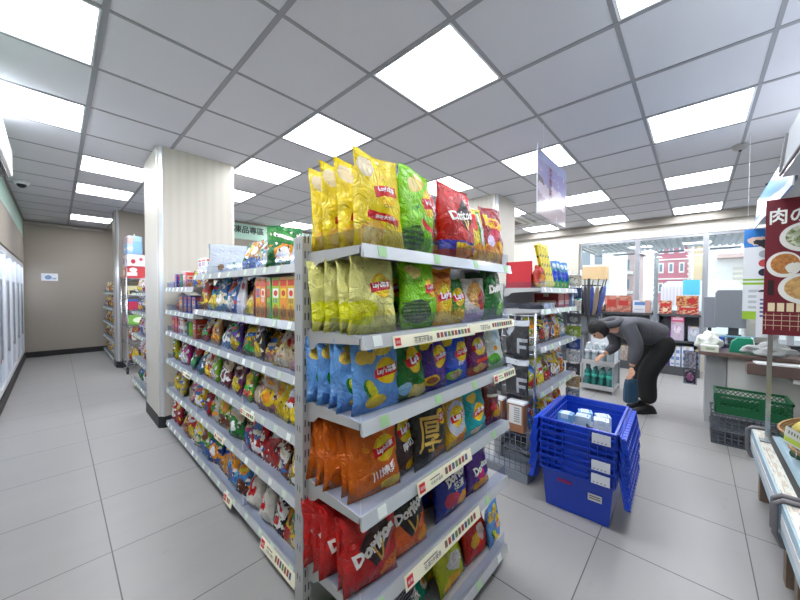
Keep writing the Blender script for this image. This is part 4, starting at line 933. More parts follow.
# yellow long packs leaning in a red display box
t = thing('display_box', 'red cardboard display box holding long yellow packs on the second end display', 'display box', (2.52, 1.0, 1.366))
f = bmesh.new(); prism(f, [(-.11, 0), (.10, 0), (.10, .17), (-.11, .10)], 1, -.10, -.094); prism(f, [(-.11, 0), (.10, 0), (.10, .10), (-.11, .2)], 1, .094, .10)
bx(f, -.11, -.105, -.1, .1, 0, .2); bx(f, .095, .10, -.1, .1, 0, .10); obj('tray', f, mat('display_red', 'b8202c', .45), t)
f = bmesh.new(); bx(f, -.105, .095, -.1, .1, 0, .004); obj('bottom', f, mat('display_red_dark', '8a1a22', .5), t)
for k in range(4):
    t = thing('long_snack_pack', 'long yellow snack pack leaning in the red display box, %s from the left' % words(k), 'snack pack', (2.60+k*.058, .87, 1.385), 0, 'long yellow packs in the display box')
    t.rotation_euler = (0, R(-33), 0)
    box('pack', -.022, .022, -.012, .012, 0, .36, design('long_yellow', 'ecd820', [('e', .5, .3, .3, .03, '2a2a1a'), ('e', .5, .52, .3, .03, '2a2a1a'), ('e', .5, .74, .3, .03, '2a2a1a')], bump=.1), t, .004, True)
    f = bmesh.new(); bx(f, -.023, .023, -.013, .013, .345, .362); obj('sealed_end', f, mat('seal_yellow', 'd8c018', .4), t)
kind('blue_green_pack', .12, .25, .07, ('1c6fb0', [('g', '2f9a3a', .1, .9), ('e', .5, .45, .3, .2, '2a4fc0', 0, .1), ('e', .6, .8, .2, .1, 'd8e8f0', 0, .1), ('e', .4, .15, .2, .08, 'e8e840', 0, .1)]), (), 'snack bag', seed=75, obj_name='snack_bag')
kind('noodle_cup_bag', .13, .17, .07, ('a8401c', [('f', .5, .4, .4, .3, 'e8a040', '5a2010', 7), ('r', 0, 1, .0, .2, 'd8b020')]), (), 'snack bag', seed=76, obj_name='snack_bag')
bag('noodle_cup_bag', (2.46, .86, 1.365), 0, R(-4), 'brown and yellow noodle snack bag at the left end of the second end display top')
for k, x in enumerate((2.93, 3.04, 3.15, 3.25)):
    bag('blue_green_pack', (x, .92, 1.365), -R(32), R(-5), 'blue green snack bag, second end display top, %s from the yellow packs' % words(k), 'blue and green bags', var=k)
# second shelf down: lying flat goods and red boxes
for k, (x, c, w) in enumerate(((2.95, 'a01c24', .16), (3.12, 'a8303a', .14))):
    parcel(x, .95, 1.206, w, .2, .12, c, [('r', .1, .9, .2, .5, 'd8b0a0')], '%s red gift box under the top of the second end display' % ('wide' if k == 0 else 'smaller'))
parcel(3.22, .88, 1.206, .05, .1, .12, '7aa0c8', [('e', .5, .5, .3, .3, 'e8e8e8')], 'small blue pack beside the red gift boxes')
for k, (x, c, rz) in enumerate(((2.50, '2a2c30', .2), (2.62, 'c8ccd0', -.3), (2.76, 'e4e0d4', .5))):
    t = thing('folded_garment_pack', '%s flat plastic pack lying under the top of the second end display' % cname(c), 'pack', (x, .93+.01*k, 1.206+.0*k), rz)
    f = bmesh.new(); bx(f, -.07, .07, -.09, .09, 0, .03+k*.006, 0, .008); obj('pack', f, mat('garment_'+c, c, .3), t)
    f = bmesh.new(); bx(f, -.02, .02, -.091, -.08, .01, .04); obj('header_card', f, M_white, t)
mixed = {.93: [('b8a84a', 2.46), ('3a3a40', 2.60), ('dcd6d0', 2.73), ('7a1828', 2.86), ('c8804a', 2.99), ('9ac0dc', 3.14)],
         .60: [('c8c83a', 2.46), ('e8d82a', 2.60), ('8aa02a', 2.74), ('5a2a78', 2.88), ('d8a82a', 3.02), ('c85a28', 3.16)],
         .30: [('3f7ac0', 2.45), ('5a9ad0', 2.58), ('e8e43a', 2.71), ('c83a30', 2.84), ('e8d8c0', 2.97), ('d8a03a', 3.1)],
         .13: [('b8b0b8', 2.5), ('3a6ab0', 2.7), ('c8a83a', 2.9)]}
nm2 = {.93: 'third', .60: 'fourth', .30: 'fifth', .13: 'lowest'}
for z, l in mixed.items():
    for k, (c, x) in enumerate(l):
        kn = generic_kind(c, 'bag', k % 2); bag(kn, (x, .90, z), R(rnd.uniform(-8, 8)), R(-10), '%s snack bag on second end display, %s shelf, %s from left' % (cname(c), nm2[z], words(k)), s=.92 if z > .3 else .8)
# wire side rack with hanging bags and a mesh basket
t = thing('side_hook_rack', 'chrome wire hook rack and mesh basket on the side of the second end display', 'rack', (2.33, .84, 0))
for y in (0, .4):
    f = bmesh.new(); tube(f, [(0, y, .05), (0, y, 1.18)], .008, 8); obj('post', f, M_chrome, t)
f = bmesh.new()
for z in (.3, .48, .62, .88, 1.0, 1.16): tube(f, [(0, 0, z), (0, .4, z)], .004, 6)
for k in range(9): tube(f, [(0, .05*k, .3), (0, .05*k, 1.16)], .0018, 5)
obj('wire_grid', f, M_chrome, t)
f = bmesh.new()
for k in range(11): tube(f, [(-.13, k*.04, .07), (-.13, k*.04, .33)], .0022, 5)
for k in range(7):
    z = .07 + k*.043; tube(f, [(0, -.005, z), (-.13, -.005, z), (-.13, .405, z), (0, .405, z)], .0022, 5)
for k in range(4): tube(f, [(-.033*k, -.005, .07), (-.033*k, -.005, .33)], .0022, 5)
obj('mesh_basket', f, mat('wire_grey', '6d7684', .4, .6), t)
f = bmesh.new(); bx(f, -.135, .0, -.01, .41, 0, .065); obj('plinth', f, M_steel2, t)
for (y, z) in ((.09, 1.12), (.29, 1.12), (.09, .84), (.29, .84)):
    f = bmesh.new(); tube(f, [(0, y, z), (-.12, y, z), (-.13, y, z+.012)], .003, 6); obj('hook', f, M_chrome, t)
kind('letter_bag', .175, .26, .03, ('17181b', [('g', '2a2c30', .2, 1), ('r', 0, 1, .84, 1, 'c8ccd2'), ('r', .52, .62, .08, .5, 'b9bcc2'), ('r', .52, .95, .4, .5, 'b9bcc2'), ('r', .52, .9, .22, .31, 'b9bcc2'), ('e', .2, .7, .2, .1, 'a8acb4', 30, .2)]), (), 'hanging bag', seed=81, obj_name='hanging_bag', rough=.2)
for i, (y, z, w_) in enumerate(((.93, .875, 'upper row, nearer the blue totes'), (1.13, .875, 'upper row, nearer the crisps'), (.93, .595, 'lower row, nearer the blue totes'), (1.13, .595, 'lower row, nearer the crisps'))):
    bag('letter_bag', (2.235, y, z), -PI/2, 0, 'black hanging bag with a pale block letter, %s' % w_, None, var=i)
# flat black hats/gloves between the rows, and the paper wrapped bottle box hanging low
for i, (y, c) in enumerate(((.93, 'd8d4cc'), (1.09, 'c8c0c0'))):
    t = thing('hanging_label_box', 'brown hanging box with a %s paper label above the mesh basket' % ('white printed' if i == 0 else 'plain white'), 'box', (2.25, y, .335))
    f = bmesh.new(); bx(f, -.035, .035, -.06, .06, 0, .20, 0, .004); obj('body', f, mat('kraft', '9a6a48', .7), t)
    f = bmesh.new(); bx(f, -.037, -.034, -.045, .045, .06, .19); obj('label_paper', f, design('label_paper', 'dcdcd8', [('s', .15, .6, .1, .9, '8a8c90', -.12)], bump=0), t, uvbox=True)
    f = bmesh.new(); bx(f, -.037, .037, -.063, .063, .2, .215); obj('header_card', f, M_white, t)

# ------------------------------------------------------------------ blue attached-lid totes, nested
M_blue = mat('tote_blue', '1240c0', .3, coat=.4, bump=.02)
M_blue2 = mat('tote_blue_lid', '1247cc', .32, coat=.2)
TL, TW = .60, .40                       # rim length along x, width along y
def tote_mesh(body_h):
    bm = bmesh.new(); h = .31
    # tapered open tub: local z=0 bottom
    def ring(l, w, z): return [bm.verts.new(p) for p in ((-l/2,-w/2,z),(l/2,-w/2,z),(l/2,w/2,z),(-l/2,w/2,z))]
    o0 = ring(.52, .335, 0); o1 = ring(.575, .385, h); o2 = ring(TL, TW, h); o3 = ring(TL, TW, h+.012); i3 = ring(.565, .375, h+.012); i0 = ring(.505, .32, .008)
    for a, b in ((o0, o1), (o1, o2), (o2, o3), (o3, i3), (i3, i0)):
        for k in range(4): bm.faces.new((a[k], a[(k+1)%4], b[(k+1)%4], b[k]))
    bm.faces.new(o0[::-1]); bm.faces.new(i0)
    # ribbed collar on the short and long sides
    for zz in (h-.062, h-.03):
        l = .585; w = .392
        bx(bm, -l/2-.016, -l/2+.02, -w/2, w/2, zz, zz+.006); bx(bm, l/2-.02, l/2+.008, -w/2, w/2, zz, zz+.005)
        bx(bm, -l/2, l/2, -w/2-.006, -w/2+.02, zz, zz+.005); bx(bm, -l/2, l/2, w/2-.02, w/2+.006, zz, zz+.005)
    for sx in (-1, 1):
        for y in (-.19, -.15, -.11, -.07, .07, .11, .15, .19): bx(bm, sx*.292-.014, sx*.292+.014, y-.0025, y+.0025, h-.065, h)
        bx(bm, sx*.290-.004, sx*.290+.010, -.062, .062, h-.058, h-.002)
    for sy in (-1, 1):
        for k in range(15): bx(bm, -.28+k*.04-.002, -.28+k*.04+.002, sy*.192-.01, sy*.192+.01, h-.065, h)
    return bm
def lid_mesh(side):
    """half lid hanging open from the long edge; toothed inner edge at the bottom"""
    bm = bmesh.new(); n = 8; L2 = TL/2-.01; D = .21
    y = lambda z: side*(TW/2 + .012 + .17*(-z))      # slightly splayed
    def P(x, z, off=0): return (x, y(z) + side*off, z)
    prof = []
    for k in range(n):
        x0 = -L2 + 2*L2*k/n; x1 = x0 + 2*L2/n
        d = D if k % 2 else D-.045
        vs = [bm.verts.new(P(*q)) for q in ((x0, 0), (x1, 0), (x1-.004, -d), (x0+.004, -d))] + [bm.verts.new(P(q[0], q[1], .006)) for q in ((x0, 0), (x1, 0), (x1-.004, -d), (x0+.004, -d))]
        for q in ((0,1,2,3),(7,6,5,4),(0,4,5,1),(1,5,6,2),(2,6,7,3),(3,7,4,0)): bm.faces.new([vs[i] for i in q])
    for z in (-.012, -.06, -.11, -.155):
        vs = [bm.verts.new(P(*q)) for q in ((-L2, z, .006), (L2, z, .006), (L2, z-.006, .006), (-L2, z-.006, .006), (-L2, z, .028), (L2, z, .028), (L2, z-.006, .028), (-L2, z-.006, .028))]
        for q in ((0,1,2,3),(7,6,5,4),(0,4,5,1),(1,5,6,2),(2,6,7,3),(3,7,4,0)): bm.faces.new([vs[i] for i in q])
    for k in range(13):
        x = -L2+.01+k*(2*L2-.02)/12
        vs = [bm.verts.new(P(*q)) for q in ((x-.003, -.01, .006), (x+.003, -.01, .006), (x+.003, -.17, .006), (x-.003, -.17, .006), (x-.003, -.01, .028), (x+.003, -.01, .028), (x+.003, -.17, .028), (x-.003, -.17, .028))]
        for q in ((0,1,2,3),(7,6,5,4),(0,4,5,1),(1,5,6,2),(2,6,7,3),(3,7,4,0)): bm.faces.new([vs[i] for i in q])
    return bm
totes = []; tote0 = None
tx, ty = 2.36, .515
for i in range(4):
    lab = ['bottom blue tote of the stack, its plain side and red stamp showing', 'second blue tote from the floor in the stack', 'third blue tote from the floor in the stack', 'top blue tote of the stack with drink packs inside'][i]
    if tote0 is None:
        t = tote0 = thing('plastic_tote', lab, 'plastic crate', (tx, ty, .002), R(2), 'nested blue totes')
        obj('tub', tote_mesh(.31), M_blue, t)
        for s in (-1, 1):
            lid = obj('lid', lid_mesh(s), M_blue2, t, loc=(0, 0, .315))
            h = bmesh.new(); tube(h, [(-TL/2+.02, s*(TW/2+.008), 0), (TL/2-.02, s*(TW/2+.008), 0)], .006, 8); obj('hinge_rod', h, M_blue, lid)
    else:
        t = copy_tree(tote0); t.location = (tx + .0, ty, .002+.076*i); t['label'] = lab
    totes.append(t)
for i, t in enumerate(totes):
    if i == 2: continue
    f = bmesh.new(); bx(f, -.3115, -.3065, -.175, -.085, .252, .308); obj('label_sticker', f, design('tote_label', 'dde2ec', [('s', .1, .9, .1, .25, '9aa4b8', .2)], bump=0), t, uvbox=True)
f = bmesh.new(); bx(f, -.2665, -.2655, -.135, -.065, .13, .17); obj('label_sticker', f, design('tote_label2', 'd8dcd8', [('s', .1, .9, .2, .8, '5a6068', -.3)], bump=0), tote0, rot=(0,R(-0),0), uvbox=True).location = (-.0125, 0, 0)
f = bmesh.new(); bx(f, -.2705, -.2695, .02, .10, .175, .195); obj('red_stamp', f, mat('stamp_red', '8a1f6a', .5), tote0).location = (-.0085, 0, 0)
# drink packs in the top tote
kz = .002+.076*3+.010
for k, (dx, dy, hh, c) in enumerate(((-.08, .10, .30, '6aa8d8'), (.0, .02, .28, 'b8d0e4'), (.02, -.08, .275, 'dfe8ee'), (.10, .03, .28, '7ab0d8'), (.12, -.07, .27, 'c8dce8'))):
    parcel(tx+dx, ty+dy, kz, .075, .085, hh, c, [('r', 0, 1, .55, .8, 'eef2f4'), ('e', .5, .3, .3, .15, '2a5a9a', 0, .1)], '%s drink pack in the top blue tote, %s from the left' % (cname(c), words(k)), name='drink_pack', cat='pack', rz=.1*k, top='c3d3e2')
t = thing('dark_net_bag', 'dark crumpled bag lying among the drink packs in the top blue tote', 'bag', (tx-.14, ty-.06, kz))
f = bmesh.new(); bmesh.ops.create_icosphere(f, subdivisions=4, radius=.12)
for v in f.verts: v.co = Vector((v.co.x*.75, v.co.y*.75, max(v.co.z, -.11)*1.05 + .06 )) * 1.0 + v.co*.25*noise.noise(v.co*30)
zmin = min(v.co.z for v in f.verts)
for v in f.verts: v.co.z += .001-zmin + .0
obj('bag_body', f, mat('net_black', '16181c', .6, bump=.5, bscale=90), t)
f = bmesh.new(); tube(f, [(-.03, 0, .23), (-.02, .02, .27), (.02, .03, .27), (.03, .01, .23)], .006, 6); obj('handle', f, M_black, t)
# ------------------------------------------------------------------ bottle display beyond the totes
M_teal_b = glassy('teal_bottle', '5ac8b8', .85, 1.4, .05)
t = thing('bottle_display_rack', 'grey two level display rack holding water and teal bottles', 'rack', (4.95, .78, 0))
for (x, y) in ((0,0),(.42,0),(0,.36),(.42,.36)):
    f = bmesh.new(); bx(f, x-.01, x+.01, y-.01, y+.01, 0, .74); obj('post', f, M_steel2, t)
for z in (.07, .40):
    f = bmesh.new(); bx(f, -.01, .43, -.01, .37, z-.02, z); bx(f, -.015, -.008, -.01, .37, z-.03, z+.03); obj('shelf', f, M_steel, t)
f = bmesh.new(); bx(f, .42, .43, 0, .36, .05, .74); obj('back_panel', f, mat('rack_back', 'd9dfe4', .5), t)
b0 = {}
def bottle(kind_, loc, label, group=None):
    if kind_ not in b0:
        t = thing('water_bottle', label, 'bottle', loc, 0, group)
        col = mat('bottle_'+kind_, '2f8f88' if kind_ == 'teal' else 'b9c6cc', .12, trans=.35, coat=.5)
        f = bmesh.new(); lathe(f, [(.03, .001), (.037, .01), (.037, .06), (.033, .09), (.037, .12), (.037, .17), (.03, .2), (.014, .225), (.014, .235)], seg=14); obj('body', f, col, t)
        f = bmesh.new(); lathe(f, [(.0155, .23), (.0155, .25), (.012, .252)], seg=12); obj('cap', f, mat('cap_'+kind_, '1c5a5a' if kind_ == 'teal' else 'e8ecf0', .4), t)
        f = bmesh.new(); lathe(f, [(.0378, .125), (.0378, .165)], seg=14); obj('label_band', f, mat('band_'+kind_, '3fb8a8' if kind_ == 'teal' else 'dfe4ea', .4), t)
        b0[kind_] = t; return t
    q = copy_tree(b0[kind_]); q.location = loc; q['label'] = label
    if group: q['group'] = group
    return q
for k in range(4):
    for j in range(2):
        bottle('teal', (5.0+j*.1, .83+k*.087, .071), 'teal bottle on lower rack level, %s from right, %s row' % (words(k), ['front', 'back'][j]))
        bottle('clear', (5.0+j*.1, .83+k*.087, .401), 'clear water bottle on upper rack level, %s from right, %s row' % (words(k), ['front', 'back'][j]))
# small-goods strip rack at the right end of the second end display
t = thing('hanging_strip_rack', 'narrow chrome rack of small hanging packs beside the second end display', 'rack', (3.36, .80, 0))
for y in (0, .1):
    f = bmesh.new(); tube(f, [(0, y, .02), (0, y, 1.55)], .007, 8); obj('post', f, M_chrome, t)
f = bmesh.new()
for k in range(11): tube(f, [(0, 0, .3+k*.12), (0, .1, .3+k*.12)], .003, 5)
bx(f, -.1, .1, -.05, .15, 0, .02); obj('crossbars', f, M_chrome, t)
sc_ = ['c8b8a8', '2a3c6a', 'd8d0c4', '5a5a62', '8aa030', '2c4a9c', 'c0c4cc', '3a3a40', 'b89a6a', '8a94a0', '4a4f5a', 'a8b0b8']
for k in range(10):
    tt = thing('hanging_small_pack', '%s small pack hanging on the narrow strip rack, %s from the top' % (cname(sc_[k]), words(k)), 'pack', (3.345, .79, 1.40-k*.12))
    box('card', -.008, .0, -.0, .12, -.0, .1, design('smallpack_'+sc_[k], sc_[k], [('e', .5, .4, .3, .3, shade(sc_[k], 1.8), 0, .2), ('n', 7, .6, shade(sc_[k], .4))], bump=0), tt, uv=True)
    f = bmesh.new(); bx(f, -.0085, .0005, .04, .08, .1, .112); obj('hang_tab', f, M_white, tt)
# umbrella stand
t = thing('umbrella_stand', 'dark stand crowded with folded umbrellas and scarves before the left window', 'stand', (5.5, 1.2, 0))
f = bmesh.new(); lathe(f, [(.18, 0), (.18, .02), (.02, .03), (.02, 1.55), (.01, 1.56)], seg=16); obj('stand_pole', f, M_black, t)
f = bmesh.new(); 
for z in (1.0, 1.45): tube(f, [(.16*math.cos(a*PI/6), .16*math.sin(a*PI/6), z) for a in range(13)], .006, 6)
for a in range(6): tube(f, [(0,0,1.02), (.16*math.cos(a*PI/3), .16*math.sin(a*PI/3), 1.02)], .004, 5); 
obj('ring_holder', f, M_black, t)
uc = ['2a3f8a', '1c1c20', '6a4a3a', '2f7a5a', '3a3a44', '8a7a6a', '4a5a9a', '202428']
for k in range(8):
    a = k*PI/4; x, y = 5.5+.13*math.cos(a), 1.2+.13*math.sin(a)
    tt = thing('folded_umbrella', '%s folded umbrella in the dark stand by the left window, %s round the ring' % (cname(uc[k]), words(k)), 'umbrella', (x, y, 1.0)); tt.rotation_euler = (R(10*math.sin(a)*-1), R(12*math.cos(a)), 0)
    f = bmesh.new(); lathe(f, [(.012, .0), (.026, .1), (.034, .3), (.022, .42), (.012, .45)], seg=10); obj('canopy', f, mat('umb_'+uc[k], uc[k], .7, bump=.3), tt)
    f = bmesh.new(); tube(f, [(0,0,.44), (0,0,.52), (.02,0,.55), (.045,0,.54)], .007, 6); obj('handle', f, mat('umb_handle', '3a2a22', .4), tt)

# ------------------------------------------------------------------ low shelving under the window
def low_shelf(y0, y1, label, nx=7.25, dep=.36):
    t = thing('window_shelf_unit', label, 'shelf unit', (nx, y1, 0), -PI/2); w = y1-y0
    f = bmesh.new(); bx(f, 0, w, -.02, 0, 0, 1.05); obj('back_panel', f, mat('wshelf_back', '9a9ea6', .6), t)
    for z, tk in ((.14, .14), (.57, .03), (1.0, .035)):
        f = bmesh.new(); bx(f, 0, w, -dep, -.02, z-tk+.0, z); obj('shelf', f, mat('wshelf_dark', '4a4d52', .5), t)
    for x in (0, w-.02): f = bmesh.new(); bx(f, x, x+.02, -dep+.02, 0, 0, 1.0); obj('side_frame', f, M_steel2, t)
    return t
low_shelf(-.06, .48, 'dark low shelf unit of gift boxes under the middle window')
low_shelf(.56, 1.30, 'dark low shelf unit under the left window behind the bending person')
low_shelf(1.32, 2.0, 'dark low shelf unit at the left end of the window')
def gift(x, y, z, w, d, h, c, shp, lab): return parcel(x, y, z+.0, w, d, h, c, shp, lab, name='gift_box', cat='box', rz=0)
G = [('a8382c', 'red'), ]
red_shp = [('n', 5, .5, 'd8b090'), ('r', .1, .9, .55, .8, 'c8302a')]
gift(7.02, .10, 1.001, .2, .26, .14, 'b02c30', red_shp, 'red gift box on the middle window shelf, right one of the lower row')
gift(7.02, .38, 1.001, .2, .16, .22, 'a83a34', red_shp + [('e', .5, .3, .2, .15, 'e8d0b0')], 'tall red gift box at the left end of the middle window shelf')
gift(7.02, .11, 1.142, .2, .27, .16, 'a04030', [('n', 6, .5, 'd8a060'), ('e', .3, .5, .2, .3, 'c02a2a')], 'rust red gift box stacked highest on the middle window shelf')
gift(7.04, 1.05, 1.001, .22, .40, .30, 'a86a5a', [('n', 5, .5, 'c88a78'), ('r', .1, .45, .4, .7, 'b8322c'), ('r', .55, .9, .3, .75, 'b83a30')], 'wide brown and red printed box on the left window shelf')
gift(7.04, .70, 1.001, .2, .25, .22, 'd8dce4', [('r', .3, .9, .6, .85, '5a86c4'), ('r', 0, .3, 0, 1, 'c8a094'), ('r', .4, .9, .2, .3, 'b8bcc8')], 'white and blue box right of the brown printed box on the window shelf')
gift(6.98, 1.28, 1.001, .12, .1, .13, '2a2220', [('e', .5, .5, .3, .3, '8a5a3a')], 'small dark tin at the left of the brown printed box')
for k, (y, w, h, c) in enumerate(((.38, .15, .16, '6a2a80'), (.22, .16, .30, 'c4b8cc'), (.02, .14, .24, 'b0c0cc'))):
    gift(7.02, y, .571, .2, w, h, c, [('e', .5, .6, .3, .2, shade(c, 1.8), 0, .1), ('n', 6, .6, 'c88ab8')], '%s box on middle shelf below middle window, %s from left' % (cname(c), words(k)))
gift(7.02, .22, .875, .2, .16, .1, 'd05a88', [('r', .1, .9, .3, .7, 'e8b8cc')], 'pink flat box on the lilac box under the middle window')
for k, (y, w, h, c) in enumerate(((.38, .13, .15, '5a2a7a'), (.24, .13, .33, 'd4dae8'), (.09, .14, .34, 'c8d0de'), (-.02, .06, .3, '2a2220'))):
    gift(7.02, y, .141, .2, w, h, c, [('s', .1, .9, .1, .9, '6a8ac0', -.33), ('r', .4, .6, 0, 1, shade(c, .8))], '%s box on the lowest shelf under the middle window, %s from the left' % (cname(c), words(k)))
for k, (y, c) in enumerate(((1.15, 'b8bcc4'), (.95, 'a89a90'), (.72, 'c8a890'))):
    gift(7.02, y, .571, .2, .17, .3, c, [('n', 6, .55, shade(c, .7))], '%s box on the middle shelf under the left window, %s from the left' % (cname(c), words(k)))
    gift(7.02, y, .141, .2, .17, .26, shade(c, .9), [('n', 6, .55, shade(c, 1.3))], '%s box on the lowest shelf under the left window, %s from the left' % (cname(c), words(k)))
for k, (y, c) in enumerate(((1.85, '3f8a6a'), (1.65, 'b8c0c8'), (1.45, '7a8a9a'))):
    gift(7.02, y, 1.001, .14, .13, .28, c, [('e', .5, .5, .3, .3, shade(c, 1.6))], '%s box at the left end of the window shelf, %s from the left' % (cname(c), words(k)))
t = thing('window_banner', 'white ribbed banner with a cyan corner hanging low in the middle window', 'banner', (7.50, .48, 1.12))
box('sheet', -.006, 0, -.52, 0, 0, .34, design('banner_w', 'dfe3ee', [('s', 0, 1, 0, 1, 'cfd3e0', .09)], bump=0), t, uv=True)
f = bmesh.new(); bx(f, -.008, -.006, -.52, -.30, .2, .46); obj('cyan_card', f, mat('cyan_card', '58c4e4', .5), t)

# ------------------------------------------------------------------ checkout counter
M_wood = mat('counter_brown', '6b5650', .35)
M_cw = mat('counter_white', 'cfcecb', .35)
t = thing('checkout_counter', 'white panelled checkout counter with a brown top', 'counter', (4.5, -.02, 0))
box('worktop', -.06, .72, -2.6, 0, .715, .75, M_wood, t, .004)
f = bmesh.new(); bx(f, .02, .66, -2.55, -.22, 0, .715); obj('front_panel', f, M_cw, t)
f = bmesh.new(); bx(f, .10, .6, -.215, -.06, 0, .71)
for k in range(7): bx(f, .094, .1, -.21+k*.021, -.2+k*.021, .35, .71)
obj('slatted_panel', f, mat('slat_grey', 'b2b4b6', .4), t)
box('ledge', -.22, -.06, -1.6, -.33, .60, .70, M_wood, t, .004)
f = bmesh.new(); bx(f, -.21, .02, -1.58, -.6, .56, .60); obj('ledge_bracket', f, M_cw, t)
# on the counter
t = thing('pos_terminal', 'grey cash register screen seen from behind at the counter end', 'cash register', (5.0, -.30, .75))
f = bmesh.new(); prism(f, [(-.15, .22), (.15, .22), (.15, .60), (.13, .63), (-.13, .63), (-.15, .60)], 0, -.02, .03); obj('screen_back', f, mat('pos_grey', '8a8e96', .5), t, rot=(0, R(-8), 0))
f = bmesh.new(); bx(f, -.06, -.02, -.07, .09, .3, .46, 0, .01); obj('rear_hump', f, mat('pos_grey2', '7c8088', .5), t)
f = bmesh.new(); bx(f, -.0, .04, -.04, .04, .04, .3); bx(f, -.1, .16, -.12, .12, 0, .04); obj('stand', f, mat('pos_dark', '55595f', .5), t)
f = bmesh.new(); bx(f, -.065, -.06, -.05, .0, .37, .44); obj('port_cover', f, M_steel, t)
t = thing('pos_side_screen', 'narrow grey customer screen standing left of the cash register', 'screen', (5.05, -.10, .75))
f = bmesh.new(); bx(f, -.015, .02, -.07, .04, .2, .55, 0, .008); obj('screen', f, mat('pos_grey', '8a8e96', .5), t)
f = bmesh.new(); bx(f, -.01, .01, -.03, .0, .0, .2); bx(f, -.06, .08, -.07, .05, 0, .015); obj('stand', f, M_black, t)
parcel(5.02, -.50, .751, .2, .22, .46, 'b5b5b0', [('r', .1, .9, .6, .9, 'c4c4be')], 'pale grey machine housing right of the cash register on the counter', name='coin_machine', cat='machine')
t = thing('green_document_box', 'teal green slanted document box on the counter', 'box', (4.66, -.27, .751))
f = bmesh.new(); prism(f, [(-.16, 0), (.02, 0), (.0, .10), (-.04, .14), (-.14, .14)], 0, -.06, .07); obj('body', f, mat('teal_box', '138a6a', .45), t)
f = bmesh.new(); prism(f, [(-.165, 0), (-.158, 0), (-.137, .145), (-.144, .145)], 0, -.062, .072); obj('lid_edge', f, M_white, t)
t = thing('plastic_bag_pile', 'pile of white translucent plastic bags at the left end of the counter', 'bags', (4.62, -.10, .751))
f = bmesh.new(); bmesh.ops.create_icosphere(f, subdivisions=4, radius=.1)
for v in f.verts:
    n = noise.noise(v.co*18)*.04 + noise.noise(v.co*45)*.015
    v.co = Vector((v.co.x*.9, v.co.y*.9, max(v.co.z, -.045)*1.1)) + v.co.normalized()*n
zm = min(v.co.z for v in f.verts)
for v in f.verts: v.co.z -= zm
for q in f.faces: q.smooth = True
obj('crumpled_bags', f, mat('bag_white', 'e4e8e0', .35, bump=.4, bscale=40), t)
t = thing('label_roll_box', 'small white printed box before the plastic bags on the counter', 'box', (4.48, -.08, .751))
box('body', -.03, .03, -.09, .04, 0, .06, design('rollbox', 'd6dccb', [('r', .2, .7, .3, .7, 'a9b59a')], bump=0), t, uv=True); f = bmesh.new(); bx(f, -.031, .031, -.091, .041, .055, .062); obj('lid', f, M_white, t)
t = thing('blue_tape_dispenser', 'blue tool with a blue tray beside the cash register', 'dispenser', (4.9, -.20, .751))
f = bmesh.new(); bx(f, -.05, .03, -.03, .03, 0, .12, 0, .01); obj('body', f, mat('tool_blue', '1f4aa8', .4), t)
f = bmesh.new(); bx(f, -.03, .02, -.25, .0, .12, .135); obj('tray', f, mat('tool_blue2', '7ab0cc', .4), t)
t = thing('cash_drawer', 'black cash drawer under the cash register tray', 'cash drawer', (4.95, -.62, .751))
f = bmesh.new(); bx(f, -.2, -.11, -.18, .22, 0, .09, 0, .006); obj('drawer_body', f, mat('drawer_grey', '34363a', .5), t)
f = bmesh.new(); bx(f, -.204, -.2, -.15, .18, .02, .07); obj('drawer_front', f, mat('drawer_grey2', '4a4c50', .4), t)
t = thing('grey_cloth_bundle', 'bundle of grey and white plastic packaging on the counter ledge', 'bundle', (4.48, -.50, .751))
f = bmesh.new(); bmesh.ops.create_icosphere(f, subdivisions=4, radius=.08)
for v in f.verts: v.co = Vector((v.co.x*.8, v.co.y*2.0, max(v.co.z, -.03)*.8)) + v.co.normalized()*noise.noise(v.co*22)*.05
zm = min(v.co.z for v in f.verts)
for v in f.verts: v.co.z -= zm
obj('bundle_body', f, mat('bundle_grey', 'a3a6a6', .4, bump=.5, bscale=40), t)
t = thing('paper_sheet_stack', 'white paper sheets lying on the counter ledge', 'paper', (4.36, -.62, .701))
f = bmesh.new(); bx(f, -.07, .07, -.22, .22, 0, .012); obj('sheets', f, M_white, t, rot=(0, 0, .1))
t = thing('magazine_pocket', 'magazine pocket of dark and pink leaflets on the counter end', 'leaflet rack', (4.60, -.02, .37))
f = bmesh.new(); bx(f, -.03, .03, -.0, .11, 0, .35); obj('pocket_frame', f, glassy('pocket_clear', 'dfe6ee', .9), t)
f = bmesh.new(); bx(f, -.02, .02, .01, .1, .01, .15); obj('dark_leaflets', f, design('leaflet_dark', '3a1c30', [('e', .5, .5, .3, .3, 'b85a8a', 0, .1), ('n', 6, .6, 'e0d0d8')], bump=0), t, uvbox=True)
f = bmesh.new(); bx(f, -.02, .02, .01, .1, .17, .34); obj('pale_leaflets', f, design('leaflet_pale', 'd0c4c8', [('n', 5, .5, '9a8a90')], bump=0), t, uvbox=True)

